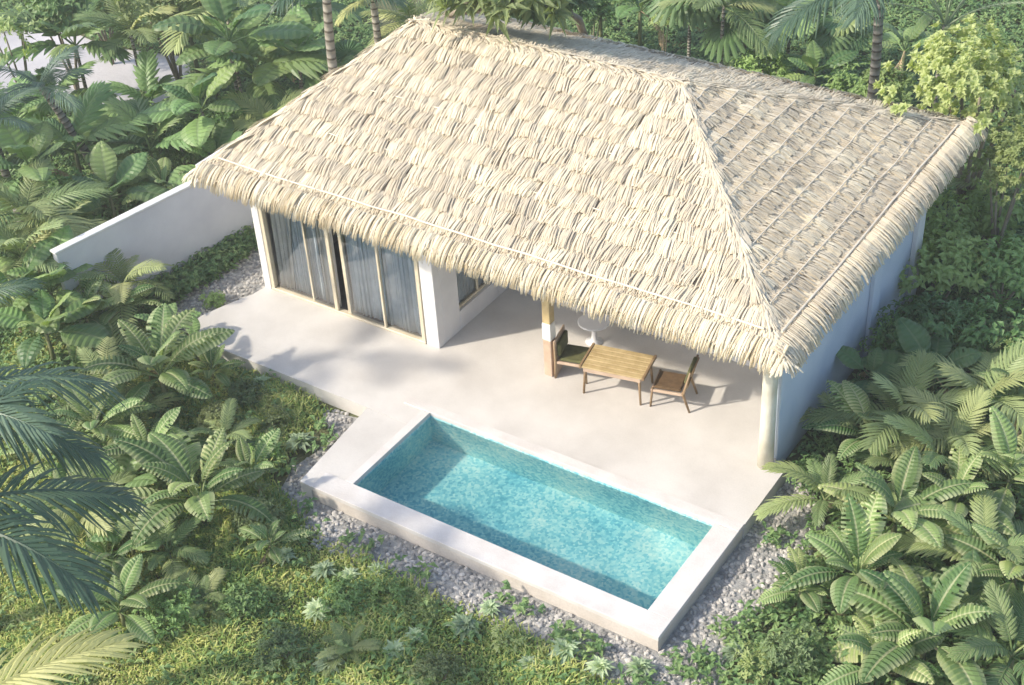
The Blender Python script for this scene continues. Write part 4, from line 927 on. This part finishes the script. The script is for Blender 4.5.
scatter(LAWN, 24, NOGO, tuft)
def edge(x, y):
    if abs(math.sin(x*3.1+y*2.3)+math.sin(x*1.3-y*4.1)) > 1.05: sprig(x, y)
scatter([[(4.0, -4.75), (8.6, -4.95), (11.9, -5.1), (12.3, -4.2), (12.1, -.6), (11.75, -.6), (11.8, -4.2), (8.6, -4.72), (4.6, -4.6)]], 90, [], edge)
scatter([[(3.0, -2.2), (3.9, -2.5), (4.0, -4.5), (3.4, -4.6)]], 60, [], edge)
tag(m.build('ground_cover', M['cover']), kind='stuff')


# ------------------------------------------------------------------ thin haze added over the garden to lift the shadows
m = MB(); m.box(-60, 60, -60, 70, GZ-1.2, 19.0)
t = NT('shadow_lift_haze'); pv = t.n('ShaderNodeVolumePrincipled', Density=.0017, Anisotropy=.2); pv.inputs['Color'].default_value = (.96, .95, .92, 1)
t.l(pv.outputs[0], t.out.inputs['Volume'])
tag(m.build('haze', t.m), kind='stuff')

# ================================================================== CAMERA AND LIGHT
f_, pitch, yaw, roll = 1473.56, .6269, 2.1956, -.0665
d = Vector((math.cos(pitch)*math.cos(yaw), math.cos(pitch)*math.sin(yaw), -math.sin(pitch)))
r = d.cross(Vector((0, 0, 1))).normalized(); u = r.cross(d)
cr, sr = math.cos(roll), math.sin(roll)
r2 = r*cr+u*sr; u2 = -r*sr+u*cr
cam = bpy.data.cameras.new('camera'); co = bpy.data.objects.new('camera', cam); C.objects.link(co)
mw = Matrix((r2, u2, -d)).transposed().to_4x4(); mw.translation = (18.4478, -17.4217, 16.3087); co.matrix_world = mw
cam.sensor_width = 36; cam.lens = f_/1024*36; cam.clip_end = 2000; cam.clip_start = .1
sc.camera = co
w = bpy.data.worlds.new('World'); sc.world = w; w.use_nodes = True
nt = w.node_tree; bg = nt.nodes['Background']; sky = nt.nodes.new('ShaderNodeTexSky'); sky.sky_type = 'NISHITA'; sky.sun_disc = False
EL, AZX, AZY = rad(38), -.66, -.75
sun = bpy.data.lights.new('sun', 'SUN'); sun.energy = 2.6; sun.angle = rad(2.2); sun.cycles.is_caustics_light = True; sun.color = (1, .91, .78)
so = bpy.data.objects.new('sun', sun); C.objects.link(so)
sd = Vector((AZX*math.cos(EL), AZY*math.cos(EL), math.sin(EL))).normalized()
so.rotation_euler = sd.to_track_quat('Z', 'Y').to_euler(); so.location = (0, 0, 30)
sky.sun_elevation = EL; sky.sun_rotation = math.atan2(AZX, AZY)
sky.dust_density = 2.0; sky.ozone_density = 1.0
nt.links.new(sky.outputs[0], bg.inputs[0]); bg.inputs[1].default_value = .15
vs_ = sc.view_settings; sc.display_settings.display_device = 'sRGB'
vs_.view_transform = 'Standard'; vs_.look = 'None'; vs_.exposure = .93; vs_.gamma = 1; vs_.use_curve_mapping = False
sc.render.engine = 'CYCLES'
cy = sc.cycles; cy.use_denoising = True; cy.max_bounces = 8; cy.diffuse_bounces = 4; cy.glossy_bounces = 3; cy.transmission_bounces = 4; cy.transparent_max_bounces = 10
cy.caustics_reflective = False; cy.caustics_refractive = True; cy.sample_clamp_indirect = 6; cy.use_adaptive_sampling = True; cy.adaptive_threshold = .02
